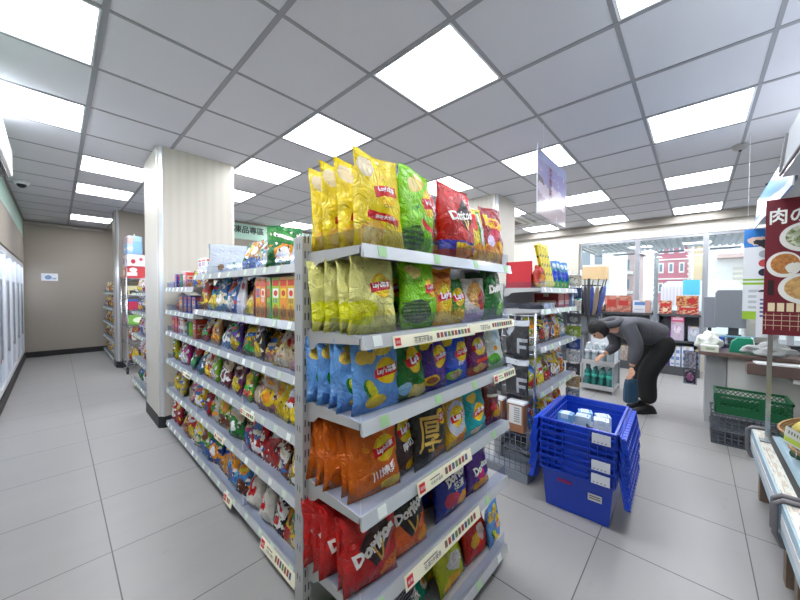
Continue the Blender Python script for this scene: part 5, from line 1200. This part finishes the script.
# ------------------------------------------------------------------ plastic crates and green basket
M_cg = mat('crate_grey', '5d646e', .5); M_gr = mat('basket_green', '0f5a34', .45)
def lattice_wall(bm, x0, y0, x1, y1, z0, z1, nx, nz, th=.004, frame=.012):
    """open grid wall between two points"""
    d = Vector((x1-x0, y1-y0, 0)); L = d.length; d.normalize(); n = Vector((-d.y, d.x, 0))*th
    def seg(a0, a1, b0, b1):
        vs = []
        for off in (-1, 1):
            for a, b in ((a0, b0), (a1, b0), (a1, b1), (a0, b1)): vs.append(bm.verts.new(Vector((x0, y0, 0)) + d*a + n*off*.5 + Vector((0, 0, b))))
        for q in ((0,1,2,3),(7,6,5,4),(0,4,5,1),(1,5,6,2),(2,6,7,3),(3,7,4,0)): bm.faces.new([vs[i] for i in q])
    seg(0, L, z0, z0+frame); seg(0, L, z1-frame, z1); seg(0, L, (z0+z1)/2-.006, (z0+z1)/2+.006)
    for k in range(nx+1): a = (L-.008)*k/nx; seg(a, a+.008, z0, z1)
    for k in range(nz): b = z0+(z1-z0)*k/nz; seg(0, L, b, b+.004)
def crate(z, label):
    t = thing('plastic_crate', label, 'plastic crate', (3.98, -.12, z), R(0), 'grey slotted crates')
    f = bmesh.new(); W, Ln, H = .50, .36, .135
    for a in (((0, 0, 0, -W), 12), ((Ln, 0, Ln, -W), 12), ((0, 0, Ln, 0), 8), ((0, -W, Ln, -W), 8)):
        (x0, y0, x1, y1), n = a; lattice_wall(f, x0, y0, x1, y1, 0, H, n, 4)
    obj('slotted_walls', f, M_cg, t)
    f = bmesh.new(); bx(f, 0, Ln, -W, 0, 0, .006); obj('bottom', f, M_cg, t)
    f = bmesh.new()
    bx(f, -.008, .0, -W-.006, .006, H-.016, H); bx(f, Ln, Ln+.008, -W-.006, .006, H-.016, H); bx(f, -.008, Ln+.008, .0, .008, H-.016, H); bx(f, -.008, Ln+.008, -W-.008, -W, H-.016, H); obj('rim', f, M_cg, t)
    return t
crate(.001, 'lower grey slotted crate on the floor before the counter')
crate(.139, 'upper grey slotted crate under the green basket')
t = thing('green_basket', 'dark green mesh shopping basket on top of the grey crates', 'basket', (3.98, -.14, .277))
f = bmesh.new()
def diamond(bm, P0, P1, z0, z1, n, fl=0):
    a, b = Vector(P0), Vector(P1); L = (b-a).length; d = (b-a).normalized(); st = L/n; hh = z1-z0
    for k in range(-2, n+2):
        for s in (1, -1):
            s0, s1 = k*st, k*st + s*hh*.9
            t0, t1 = 0, 1
            lo, hi = min(s0, s1), max(s0, s1)
            if hi <= 0 or lo >= L: continue
            def cl(tt): return s0 + (s1-s0)*tt
            if s1 != s0:
                ts = sorted(((0-s0)/(s1-s0), (L-s0)/(s1-s0))); t0, t1 = max(0, ts[0]), min(1, ts[1])
            if t1-t0 < .05: continue
            pa = a + d*cl(t0) + Vector((0, 0, z0+hh*t0)); pb = a + d*cl(t1) + Vector((0, 0, z0+hh*t1)); tube(bm, [pa, pb], .0035, 4)
cs = [(0, .0), (0, -.44), (.30, -.44), (.30, 0)]
for k in range(4):
    p, q = cs[k], cs[(k+1)%4]; diamond(f, (p[0], p[1], 0), (q[0], q[1], 0), .07, .155, 14 if k % 2 == 0 else 9)
obj('mesh_sides', f, M_gr, t)
f = bmesh.new(); bx(f, 0, .30, -.44, 0, 0, .006)
for k in range(4):
    (xa, ya), (xb, yb) = cs[k], cs[(k+1)%4]
    bx(f, min(xa, xb)-.004, max(xa, xb)+.004, min(ya, yb)-.004, max(ya, yb)+.004, 0, .07); bx(f, min(xa, xb)-.008, max(xa, xb)+.008, min(ya, yb)-.008, max(ya, yb)+.008, .155, .175)
obj('rim_and_base', f, M_gr, t)
f = bmesh.new()
bx(f, -.009, .004, -.30, -.26, .07, .16); bx(f, -.009, .004, -.03, .0, .07, .16); obj('side_rib', f, M_gr, t)

# ------------------------------------------------------------------ low produce cooler on the right
M_bl = mat('cooler_pale_blue', 'a7c4d2', .4); M_bump = mat('cooler_bumper', '6f6d70', .4)
def cooler(x0, x1, label, group='produce coolers'):
    t = thing('produce_cooler', label, 'cooler', (0, 0, 0), 0, group)
    f = bmesh.new(); prism(f, [(-.285, .39), (-.285, .29), (-.31, .25), (-1.15, .25), (-1.15, .66), (-1.05, .66), (-.40, .405), (-.345, .405), (-.345, .425), (-.285, .425)], 0, x0+.015, x1-.015); obj('body', f, M_bl, t)
    for x in (x0, x1-.03):
        f = bmesh.new(); tube(f, [(x+.015, -.40, .438), (x+.015, -.29, .438), (x+.015, -.268, .418), (x+.015, -.268, .29), (x+.015, -.29, .24), (x+.015, -.34, .235)], .011, 8); obj('bumper', f, M_bump, t)
    f = bmesh.new(); bx(f, x0+.03, x1-.03, -.342, -.292, .426, .430); obj('front_ledge', f, design('cooler_ledge', 'd9d8cc', [('n', 9, .58, '9a9a90'), ('s', 0, 1, .3, .6, 'c8b8a8', .12)], bump=0), t, uvbox=True)
    f = bmesh.new(); bx(f, x0+.03, x1-.03, -.372, -.346, .406, .417); obj('dark_channel', f, M_black, t)
    f = bmesh.new(); bx(f, x0+.03, x1-.03, -.284, -.2815, .34, .385); obj('price_rail', f, mat('cooler_rail', 'd8dde0', .3), t)
    for x in (x0+.08, x1-.12):
        f = bmesh.new(); bx(f, x, x+.06, -.38, -.32, 0, .255); obj('leg', f, mat('cooler_leg', '7d6c5c', .6), t)
        f = bmesh.new(); bx(f, x, x+.06, -1.05, -.99, 0, .255); obj('leg', f, mat('cooler_leg', '7d6c5c', .6), t)
    return t
cooler(2.15, 3.18, 'pale blue low produce cooler nearest the grey crates, with an end post')
cooler(1.0, 2.13, 'pale blue low produce cooler nearest the camera at the right edge')
for k, (x, c) in enumerate(((3.06, 'c8b060'), (2.73, 'a8c048'), (2.38, 'd8c070'), (1.95, 'c8b858'), (1.55, 'b8a050'))):
    t = thing('produce_tray', 'oval woven produce tray with green lining in the cooler, %s from the far end' % words(k), 'tray', (x, -.53, .50)); t.rotation_euler = (R(-21), 0, R(8))
    f = bmesh.new()
    for j, zz in enumerate((0, .012, .024, .036)):
        tube(f, [((.15+.004*j)*math.cos(a*PI/10), (.12+.004*j)*math.sin(a*PI/10), zz) for a in range(21)], .008, 6)
    obj('woven_rim', f, mat('wicker', 'a9835a', .7), t)
    f = bmesh.new(); lathe(f, [(.15, .0), (.14, .012), (.02, .013)], seg=20); 
    obj('green_lining', f, mat('tray_green', '0f4a2c', .6), t)
    for j in range(3):
        a = thing('corn_cob' if k % 2 == 0 else 'green_pepper', '%s in the %s tray of the cooler, %s in the tray' % ('pale yellow husked corn cob' if k % 2 == 0 else 'long green pepper', words(k), words(j)), 'vegetable', (x-.06+.06*j, -.53, .50+.025), R(10*j-10))
        a.rotation_euler = (R(-24), 0, R(15*j-5))
        f = bmesh.new(); tube(f, [(0, -.09, .02), (0, -.04, .022), (0, .04, .022), (0, .09, .02)], [.006, .022, .02, .005], 10); obj('flesh', f, mat('corn_yellow' if k % 2 == 0 else 'pepper_green', 'd6c46a' if k % 2 == 0 else '6a9a3a', .5, bump=.4, bscale=120), a)
        f = bmesh.new(); tube(f, [(0, -.085, .02), (0, -.115, .024)], [.008, .004], 6); obj('stem', f, mat('stem_green', '6a7a3a', .6), a)
t = thing('price_card', 'white and lime slanted price card standing over the near produce tray', 'sign', (2.62, -.40, .52), 0); t.rotation_euler = (R(-25), R(30), R(-60))
box('card', -.07, .07, -.001, .001, 0, .09, design('price_card', 'f2f4ee', [('r', 0, 1, .1, .4, 'cfe45a'), ('s', .1, .9, .6, .8, '8a8a88', .1)], bump=0), t, uv=True)
f = bmesh.new(); tube(f, [(0, 0, -.06), (0, 0, .0)], .002, 5); obj('stake', f, M_chrome, t)
t = thing('vegetable_bag', 'clear bag with blue print and green leaves in the cooler', 'bag', (2.73, -.86, .66))
f = bmesh.new(); bmesh.ops.create_icosphere(f, subdivisions=4, radius=.1)
for v in f.verts: v.co = Vector((v.co.x*1.4, v.co.y, max(v.co.z, -.05))) + v.co.normalized()*noise.noise(v.co*20)*.05
for q in f.faces: q.smooth = True
obj('bag_body', f, mat('veg_bag', '9fb8c4', .25, bump=.5, bscale=40), t)
f = bmesh.new(); bmesh.ops.create_icosphere(f, subdivisions=3, radius=.05)
for v in f.verts: v.co = v.co + Vector((.06, .03, .06)) + v.co*noise.noise(v.co*30)
obj('leaves', f, mat('leaf_green', '2c6a44', .5), t)
# tall end post with menu posters
t = thing('poster_pole', 'square steel pole carrying the red food poster at the cooler edge', 'pole', (2.93, -.33, .431))
f = bmesh.new(); bx(f, -.01, .01, -.01, .01, 0, 1.44); obj('pole', f, M_chrome, t)
f = bmesh.new(); bx(f, -.03, .03, -.012, .03, 0, .008); obj('foot_plate', f, M_steel2, t)
M_mar = '6e1626'
t = thing('food_poster', 'maroon food poster with three bowls of meat rice and big white Japanese lettering', 'poster', (2.9, -.295, 1.085))
box('sheet', -.004, 0, -.32, 0, 0, .80, mat('poster_maroon', M_mar, .45), t)
f = bmesh.new(); bx(f, -.0045, -.004, -.32, 0, .055, .058); bx(f, -.0045, -.004, -.32, 0, .085, .088); bx(f, -.0045, -.004, -.32, 0, .115, .118)
for k in range(10): bx(f, -.0045, -.004, -.012-k*.031, -.010-k*.031, .03, .13)
obj('price_lines', f, mat('poster_line', 'd9c9a8', .5), t)
me = text_mesh('肉の日', .1, .002, width=.22); o = obj('lettering', me, M_txtw, t, loc=(-.0065, -.125, .70), rot=(0, 0, -PI/2)); o.scale = (1, 1, 1.25)
def disc(cx, cz, rx, rz_, x0, x1, n=36):
    f = bmesh.new(); A = [f.verts.new((x0, cx+rx*math.cos(2*PI*k/n), cz+rz_*math.sin(2*PI*k/n))) for k in range(n)]; B = [f.verts.new((x1, cx+rx*math.cos(2*PI*k/n), cz+rz_*math.sin(2*PI*k/n))) for k in range(n)]
    f.faces.new(A); f.faces.new(B[::-1])
    for k in range(n): f.faces.new((A[k], B[k], B[(k+1)%n], A[(k+1)%n]))
    return f
for (cy, cz, rx, rz_, food) in ((-.155, .57, .10, .085, ('dfe0cc', 'a3a878', '6a7a3a')), (-.075, .415, .068, .075, ('a86a38', '6a3418', 'c88a4a')), (-.16, .275, .105, .09, ('b88858', '8a4f2a', 'd8b070'))):
    b_ = obj('bowl', disc(cy, cz, rx, rz_, -.0075, -.004), mat('bowl_white', 'e9e7e2', .4), t)
    obj('bowl_food', disc(cy-.004, cz+.004, rx*.82, rz_*.78, -.009, -.0075), design('food_%d' % int(cz*100), food[1], [('f', .5, .5, .5, .5, food[0], food[2], 11), ('e', .2, .3, .3, .25, 'e9e6da' if cz > .3 else 'e8c83a', 0, .2)], bump=0), b_, uvbox=True)
f = bmesh.new()
for k in range(4): bx(f, -.0055, -.004, -.045-k*.036, -.018-k*.036, .14, .19)
obj('price_text_blocks', f, mat('poster_block', 'e9d9b4', .5), t, uvbox=True)
f = bmesh.new(); bx(f, -.0055, -.004, -.04, -.015, .235, .325); obj('side_caption', f, mat('caption_dark', '2a1216', .5), t)
# blue and white service poster
t = thing('service_poster', 'blue topped white service poster with cup pictures and lime bands', 'poster', (4.1, -.295, 1.11))
for y in (-.02, -.30):
    f = bmesh.new(); tube(f, [(0.002, y, .74), (0.002, y, CZ-1.11)], .0015, 5); obj('hanging_cord', f, M_white, t)
box('sheet', 0, .004, -.34, 0, 0, .78, design('service_sheet', 'dfe4e8', [('r', 0, 1, .80, 1, '2a7ac8'), ('e', .6, .83, .35, .06, 'd8c0b0', 10, .1), ('e', .45, .79, .4, .05, '2a2c34', 10, .1), ('r', 0, 1, .385, .41, '9ac83a'), ('r', 0, 1, .43, .45, '8ab83a'), ('r', 0, 1, 0, .09, '9ac03a'), ('s', .1, .9, .12, .34, 'b8c0c8', -.06), ('e', .65, .3, .08, .03, '2a3040'), ('e', .65, .18, .08, .03, '2a3040'), ('e', .3, .72, .09, .04, 'b8c0c8'), ('e', .65, .72, .09, .04, 'a8b0b8'), ('e', .3, .62, .09, .04, 'a8a098'), ('e', .65, .62, .09, .04, 'c04a4a'), ('e', .65, .52, .09, .04, '2a3040'), ('e', .3, .47, .06, .03, '3a4050')], bump=0), t, uv=True)
t = thing('notice_card', 'small white information card with blue print left of the red food poster', 'notice', (2.95, -.262, 1.06))
box('card', 0, .003, -.105, -.01, 0, .28, design('notice_card', 'e9edf2', [('s', .15, .85, .45, .85, '5a7ab0', -.09), ('r', .4, .6, .4, .9, 'c86a6a')], bump=0), t, uv=True)
f = bmesh.new(); bx(f, .003, .02, -.06, -.04, .2, .22); obj('clip', f, M_steel2, t)
# cooler canopy
t = thing('cooler_canopy', 'blue and white printed canopy over the produce coolers', 'canopy', (0, 0, 0))
f = bmesh.new(); prism(f, [(-.37, 1.92), (-.39, 2.12), (-1.22, 2.24), (-1.22, 1.98), (-.5, 1.93)], 0, 2.60, 4.1); obj('canopy_body', f, mat('canopy_white', 'd5dade', .4), t)
f = bmesh.new(); prism(f, [(-.35, 1.89), (-.37, 2.14), (-.377, 2.14), (-.357, 1.89)], 0, 2.60, 4.1); obj('far_fascia', f, design('canopy_blue', '3a94e0', [('r', 0, 1, .0, .22, 'e8ecf0'), ('r', -.2, 1.2, .12, .4, 'cfd8ea', 30, .1), ('r', .2, .9, .7, .9, '58a8e8', 20, .1)], bump=0), t, uvbox=True)
f = bmesh.new(); prism(f, [(-.31, 1.93), (-.33, 2.16), (-1.22, 2.3), (-1.22, 1.93), (-.5, 1.93)], 0, 1.0, 2.56); obj('near_fascia', f, mat('canopy_glass', 'e3ebf0', .15), t)
f = bmesh.new(); tube(f, [(1.0, -.302, 1.935), (2.53, -.302, 1.935), (2.56, -.305, 1.96), (2.56, -.325, 2.15)], .007, 8); obj('dark_trim', f, M_bump, t)
for x in (1.2, 3.9):
    f = bmesh.new(); bx(f, x, x+.04, -1.22, -1.18, .3, 2.1); obj('rear_post', f, M_steel2, t)
    f = bmesh.new(); bx(f, x, x+.04, -1.22, -1.18, 0, .3); obj('rear_foot', f, M_steel2, t)
for k, x in enumerate((3.8, 3.2)):
    tt = thing('canopy_spot_lamp', 'small black spot lamp on the edge of the blue canopy, the %s one' % ('farther' if k == 0 else 'nearer'), 'lamp', (x, -.42, 2.127))
    f = bmesh.new(); bx(f, -.02, .02, -.02, .02, .0, .05); obj('bracket', f, M_black, tt)
    f = bmesh.new(); tube(f, [(-.0, .04, .05), (0, -.03, .07)], .022, 10); obj('lamp_head', f, M_black, tt)

# ------------------------------------------------------------------ hanging poster over the middle aisle
t = thing('hanging_poster', 'lilac landscape poster with vertical red Chinese lettering hanging from the ceiling', 'poster', (2.59, .938, 1.955))
box('sheet', 0, .73, -.004, 0, 0, .52, design('landscape', '7f7aa6', [('r', 0, 1, .85, 1, '8a90b4'), ('e', .1, .4, .18, .2, '54464a', 20, .2), ('e', .5, .3, .6, .2, '8f7a88', 0, .3), ('e', .5, .42, .5, .12, 'b3a6b3', 0, .3), ('e', .8, .12, .5, .16, '604650', 0, .3), ('e', .15, .1, .3, .14, '6a5058', 0, .3), ('n', 8, .66, 'b8a8b8')], bump=0), t, uv=True)
f = bmesh.new(); bx(f, -.006, .0, -.006, .002, -.0, .55); bx(f, .73, .736, -.006, .002, 0, .52); obj('edge_strip', f, mat('edge_clear', 'b9bccb', .3), t)
for x in (.12, .62):
    f = bmesh.new(); tube(f, [(x, -.002, .52), (x, -.002, CZ-1.955)], .0016, 5); obj('hanging_cord', f, M_white, t)
for k, ch in enumerate('熱炒站'):
    o = lettering(ch, mat('poster_red_ink', '7a2440', .5), t, (.30, -.0065, .40-k*.085), size=.08, width=.07, bold=.002)
# ------------------------------------------------------------------ person bending to the bottles
def skin_mesh(verts, edges, radii, name, m, parent, sub=2, root=0):
    me = bpy.data.meshes.new(name); me.from_pydata(verts, edges, []); o = bpy.data.objects.new(name, me); COL.objects.link(o)
    md = o.modifiers.new('s', 'SKIN'); md.use_smooth_shade = True
    for i, r in enumerate(radii):
        r = r if isinstance(r, tuple) else (r, r); me.skin_vertices[0].data[i].radius = r
    me.skin_vertices[0].data[root].use_root = True
    sb = o.modifiers.new('u', 'SUBSURF'); sb.levels = sub; sb.render_levels = sub
    bpy.context.view_layer.update()
    m2 = bpy.data.meshes.new_from_object(o.evaluated_get(bpy.context.evaluated_depsgraph_get()))
    bpy.data.objects.remove(o); m2.name = name
    for p in m2.polygons: p.use_smooth = True
    m2.materials.clear(); m2.materials.append(m)
    n = bpy.data.objects.new(name, m2); COL.objects.link(n); n.parent = parent
    return n
PO = Vector((4.52, .42, 0))
per = thing('person', 'person in a grey padded jacket and black trousers bending towards the bottle rack', 'person', PO)
V = lambda *a: tuple(Vector(a) - PO)
M_skin = mat('skin', 'c99a80', .5)
M_jkt = mat('padded_jacket', '4a4b52', .75, bump=.5, bscale=26)
M_trs = mat('trousers', '09090b', .8, bump=.2, bscale=30)
side = Vector((.733, .68, 0))          # away from the camera, across the body
fwd = Vector((-.68, .733, 0))          # the way the person faces
hipc = Vector((4.685, .30, .80)); waist = Vector((4.655, .335, .865)); mid = Vector((4.51, .49, .93)); chest = Vector((4.37, .645, .955)); neck = Vector((4.285, .735, .945)); head = Vector((4.205, .825, .915))
# body: one continuous skin surface (mostly under the clothes)
sh = .16
nS = chest + side*-sh + Vector((0,0,.0)); fS = chest + side*sh
nE, nW, nH = Vector((4.26, .46, .76)), Vector((4.225, .50, .535)), Vector((4.222, .503, .47))
fE, fW, fH = Vector((4.60, .70, .70)), Vector((4.49, .80, .60)), Vector((4.455, .835, .57))
nHip, nK, nA, nT = hipc - side*.09 + Vector((0,0,-.06)), Vector((4.50, .40, .44)), Vector((4.475, .37, .09)), Vector((4.345, .50, .035))
fHip, fK, fA, fT = hipc + side*.09 + Vector((0,0,-.06)), Vector((4.69, .46, .43)), Vector((4.65, .44, .09)), Vector((4.515, .57, .035))
pts = [hipc, waist, mid, chest, neck, head - Vector((0,0,.0)), nS, nE, nW, fS, fE, fW, nHip, nK, nA, fHip, fK, fA]
ed = [(0,1),(1,2),(2,3),(3,4),(4,5),(3,6),(6,7),(7,8),(3,9),(9,10),(10,11),(0,12),(12,13),(13,14),(0,15),(15,16),(16,17)]
rad = [.12,.105,.11,.115,.055,.06,.055,.045,.03,.055,.045,.03,.085,.06,.04,.085,.06,.04]
body = skin_mesh([tuple(p-PO) for p in pts], ed, rad, 'body', M_skin, per)
# head with face, ears and knitted hair cap
hm = bmesh.new(); bmesh.ops.create_uvsphere(hm, u_segments=28, v_segments=20, radius=.1)
for v in hm.verts:
    x, y, z = v.co      # local: +x face direction, z up
    f_ = max(0, x/.1)
    v.co.x = x*1.02 + (.012*math.exp(-((z+.01)/.018)**2-(y/.014)**2) if x > .05 else 0)      # nose
    v.co.y = y*(.80 if z > -.02 else .80-.5*min(.1, -(z+.02)))
    v.co.z = z*1.18 - .012*f_*(z < -.04)
    if x > .06 and abs(abs(y)-.03) < .014 and abs(z-.018) < .012: v.co.x -= .006
    if x > .05 and abs(z+.05) < .008 and abs(y) < .03: v.co.x += .003
for s in (-1, 1):
    r_ = bmesh.ops.create_uvsphere(hm, u_segments=10, v_segments=8, radius=.022)
    for v in r_['verts']: v.co = Vector((v.co.x*.7+.0, v.co.y*.35+s*.082, v.co.z*1.2))
for q in hm.faces: q.smooth = True
# face looks down and forward
M = Matrix.Translation(head-PO-fwd*.015) @ Matrix.Scale(.93, 4) @ Matrix.Rotation(math.atan2(fwd.y, fwd.x), 4, 'Z') @ Matrix.Rotation(R(55), 4, 'Y')
hm.transform(M); ho = obj('head', hm, M_skin, per)
for s in (-1, 1):
    e = bmesh.new(); bmesh.ops.create_uvsphere(e, u_segments=10, v_segments=8, radius=.010); e.transform(M @ Matrix.Translation((.089, s*.03, .018))); obj('eye', e, mat('eye_dark', '1a1210', .2), ho)
e = bmesh.new(); bmesh.ops.create_uvsphere(e, u_segments=12, v_segments=8, radius=.02, matrix=Matrix.Diagonal((.3, 1, .25, 1))); e.transform(M @ Matrix.Translation((.090, 0, -.052))); obj('mouth', e, mat('lips', 'a05a50', .4), ho)
hr = bmesh.new(); bmesh.ops.create_uvsphere(hr, u_segments=32, v_segments=24, radius=.108)
for v in list(hr.verts):
    x, y, z = v.co
    if (x > .055 and z < .03) or z < -.085: v.co = v.co*.72
    else: v.co = Vector((x*1.04-.004, y*.86, z*1.18)) * (1+.03*noise.noise(v.co*40))
for q in hr.faces: q.smooth = True
hr.transform(M); obj('hair', hr, mat('hair_black', '0d0c0d', .7, bump=.6, bscale=90), per)
# jacket
jp = [hipc + Vector((-.0, .0, .03)), waist, mid, chest, chest + (neck-chest)*.7, nS, nE + Vector((0,0,.0)), nW + Vector((0, 0, .02)), fS, fE, fW + Vector((.01, -.01, .01))]
je = [(0,1),(1,2),(2,3),(3,4),(3,5),(5,6),(6,7),(3,8),(8,9),(9,10)]
jr = [.165,.155,.160,.150,.10,.085,.075,.052,.085,.072,.05]
jk = skin_mesh([tuple(p-PO) for p in jp], je, jr, 'jacket', M_jkt, per)
hood = bmesh.new(); c0 = (neck - PO) + Vector((.03, -.02, .055))
pa = [c0 + fwd*(.075*math.cos(a*PI/8)) + side*(.105*math.sin(a*PI/8)) + Vector((0, 0, .03*math.cos(a*PI/8)*-1)) for a in range(17)]
tube(hood, pa, .042, 12); obj('hood', hood, M_jkt, per)
# trousers
tp = [hipc + Vector((-.02, .02, .0)), nHip, nK, nA + Vector((0,0,.0)), fHip, fK, fA + Vector((0,0,.0)), waist]
skin_mesh([tuple(p-PO) for p in tp], [(0,1),(1,2),(2,3),(0,4),(4,5),(5,6),(0,7)], [.135,.115,.098,.088,.115,.098,.088,.12], 'trousers', M_trs, per)
# shoes
for (a, tt_) in ((nA, nT), (fA, fT)):
    d = (tt_-a); d.z = 0; d.normalize(); n = Vector((-d.y, d.x, 0)); s = bmesh.new()
    prof = [(-.07, .02, .032), (-.05, .05, .036), (.0, .06, .037), (.06, .045, .042), (.12, .032, .045), (.16, .022, .036), (.185, .012, .015)]
    rings = []
    for (u, hz, wd) in prof:
        c = Vector((a.x, a.y, 0)) - PO + d*u
        rings.append([s.verts.new(c + n*(wd*math.cos(q*PI/6)) + Vector((0, 0, max(.0, .012 + hz*math.sin(q*PI/6)) + (.0 if q > 6 else .02*math.sin(q*PI/6))))) for q in range(12)])
    for i in range(len(rings)-1):
        for k in range(12): f_ = s.faces.new((rings[i][k], rings[i][(k+1)%12], rings[i+1][(k+1)%12], rings[i+1][k])); f_.smooth = True
    s.faces.new(rings[0][::-1]); s.faces.new(rings[-1]); 
    zz = min(v.co.z for v in s.verts)
    for v in s.verts: v.co.z += .001-zz
    sho = obj('shoe', s, mat('shoe_dark', '0e0d0c', .5), per)
    s = bmesh.new(); prism(s, [(-.072, -.034), (-.072, .034), (.1, .044), (.17, .03), (.186, 0), (.17, -.03), (.1, -.044)], 2, 0, .014)
    s.transform(Matrix.Translation(Vector((a.x, a.y, .0)) - PO) @ Matrix.Rotation(math.atan2(d.y, d.x), 4, 'Z')); obj('sole', s, mat('sole_black', '0c0c0c', .7), sho)
# hands: palm and five separate fingers each
def hand(w, palm_end, up, nm, curl, parent):
    w, palm_end = Vector(w), Vector(palm_end); ax = (palm_end-w).normalized(); lat = ax.cross(up).normalized(); nrm = lat.cross(ax).normalized()
    vs = [tuple(w-PO), tuple(w+ax*.045-PO), tuple(w+ax*.08-PO)]; es = [(0,1),(1,2)]; rd = [(.022,.018),(.034,.016),(.036,.014)]
    o = skin_mesh(vs, es, rd, nm, M_skin, parent, sub=2)
    for k, (off, ln) in enumerate(((-.028, .07), (-.0095, .08), (.009, .075), (.027, .06))):
        b = w + ax*.07 + lat*off; p = [b]; d = ax.copy()
        for j, fr in enumerate((.42, .33, .25)):
            d = (Matrix.Rotation(curl*(j+1)*.5, 3, lat) @ ax).normalized(); p.append(p[-1] + d*ln*fr)
        skin_mesh([tuple(q-PO) for q in p], [(0,1),(1,2),(2,3)], [.009,.0085,.008,.0065], 'finger', M_skin, o, sub=1)
    b = w + ax*.025 + lat*-.03; d1 = (ax*.6 - lat*.7 + nrm*.2).normalized(); p = [b, b+d1*.028, b+d1*.028+(ax*.85-lat*.3+nrm*.35).normalized()*.028, b+d1*.028+(ax*.95+nrm*.5).normalized()*.05]
    skin_mesh([tuple(q-PO) for q in p], [(0,1),(1,2),(2,3)], [.012,.0105,.009,.007], 'thumb', M_skin, o, sub=1)
    return o
hand(nW + Vector((0,0,-.005)), nH + Vector((0,0,-.03)), fwd, 'near_hand', R(38), per)
hand(fW, fH + (fH-fW)*.8, Vector((0,0,1)), 'reaching_hand', R(-22), per)
# folded teal bag held in the near hand
t = thing('carry_bag', 'dark teal carry bag held in the bending person\'s near hand', 'bag', (nH.x, nH.y, .15))
f = bmesh.new()
A = [(-.085, 0), (.085, 0), (.075, .24), (-.075, .245)]
for th in (-1, 1): pass
ring = lambda z, hw, th: [f.verts.new(fwd*sx*hw + side*sy*th + Vector((0,0,z + (.01*math.sin(sx*3) if z > .2 else 0)))) for sx, sy in ((-1,-1),(-.3,-1.25),(.4,-1.15),(1,-1),(1,1),(.3,1.2),(-.4,1.2),(-1,1))]
rs = [ring(0, .060, .02), ring(.02, .064, .028), ring(.12, .062, .03), ring(.2, .060, .022), ring(.25, .058, .010)]
for i in range(4):
    for k in range(8): f.faces.new((rs[i][k], rs[i][(k+1)%8], rs[i+1][(k+1)%8], rs[i+1][k])).smooth = True
f.faces.new(rs[0][::-1]); f.faces.new(rs[-1]); obj('bag_body', f, mat('teal_bag', '17405a', .5, bump=.3), t)
for s in (-1, 1):
    f = bmesh.new(); tube(f, [fwd*(-.04)+side*.008*s+Vector((0,0,.235)), fwd*(-.02)+side*.008*s+Vector((0,0,.27)), fwd*(.01)+Vector((0,0,.285)), fwd*(.03)+side*.008*s+Vector((0,0,.26)), fwd*(.045)+side*.008*s+Vector((0,0,.235))], .004, 6); obj('handle', f, mat('teal_bag', '17405a'), t)

# ------------------------------------------------------------------ light, sky, camera
w = bpy.data.worlds.new('sky'); scn.world = w; w.use_nodes = True
bg = w.node_tree.nodes['Background']; sk = w.node_tree.nodes.new('ShaderNodeTexSky'); sk.sky_type = 'HOSEK_WILKIE'; sk.turbidity = 6; sk.sun_direction = (.2, -.5, .84); sk.ground_albedo = .5
mxw = w.node_tree.nodes.new('ShaderNodeMix'); mxw.data_type = 'RGBA'; mxw.inputs[0].default_value = .75; mxw.inputs[7].default_value = (1, 1.0, 1.02, 1)
w.node_tree.links.new(sk.outputs[0], mxw.inputs[6]); w.node_tree.links.new(mxw.outputs[2], bg.inputs[0]); bg.inputs[1].default_value = 1.9
cam = bpy.data.cameras.new('camera'); co = bpy.data.objects.new('camera', cam); COL.objects.link(co); scn.camera = co
cam.sensor_width = 36; cam.sensor_fit = 'HORIZONTAL'; cam.lens = 36*319.33/800; cam.clip_start = .02; cam.clip_end = 400
yaw, pitch, roll = 0.748397, -0.0215518, 0.0058266
fw = Vector((math.cos(yaw)*math.cos(pitch), math.sin(yaw)*math.cos(pitch), math.sin(pitch))); r0 = Vector((math.sin(yaw), -math.cos(yaw), 0)); u0 = r0.cross(fw)
rr_ = r0*math.cos(roll) + u0*math.sin(roll); uu = -r0*math.sin(roll) + u0*math.cos(roll)
mt_ = Matrix((( rr_.x, uu.x, -fw.x, 0), (rr_.y, uu.y, -fw.y, 0), (rr_.z, uu.z, -fw.z, 0), (0, 0, 0, 1)))
mt_.translation = (0, 0, 1.32); co.matrix_world = mt_
scn.view_settings.view_transform = 'Standard'; scn.view_settings.look = 'None'; scn.view_settings.gamma = 1; scn.view_settings.exposure = 1.1; scn.view_settings.use_curve_mapping = False
scn.cycles.max_bounces = 8; scn.cycles.diffuse_bounces = 4; scn.cycles.transparent_max_bounces = 24; scn.cycles.sample_clamp_indirect = 6
scn.cycles.use_denoising = True
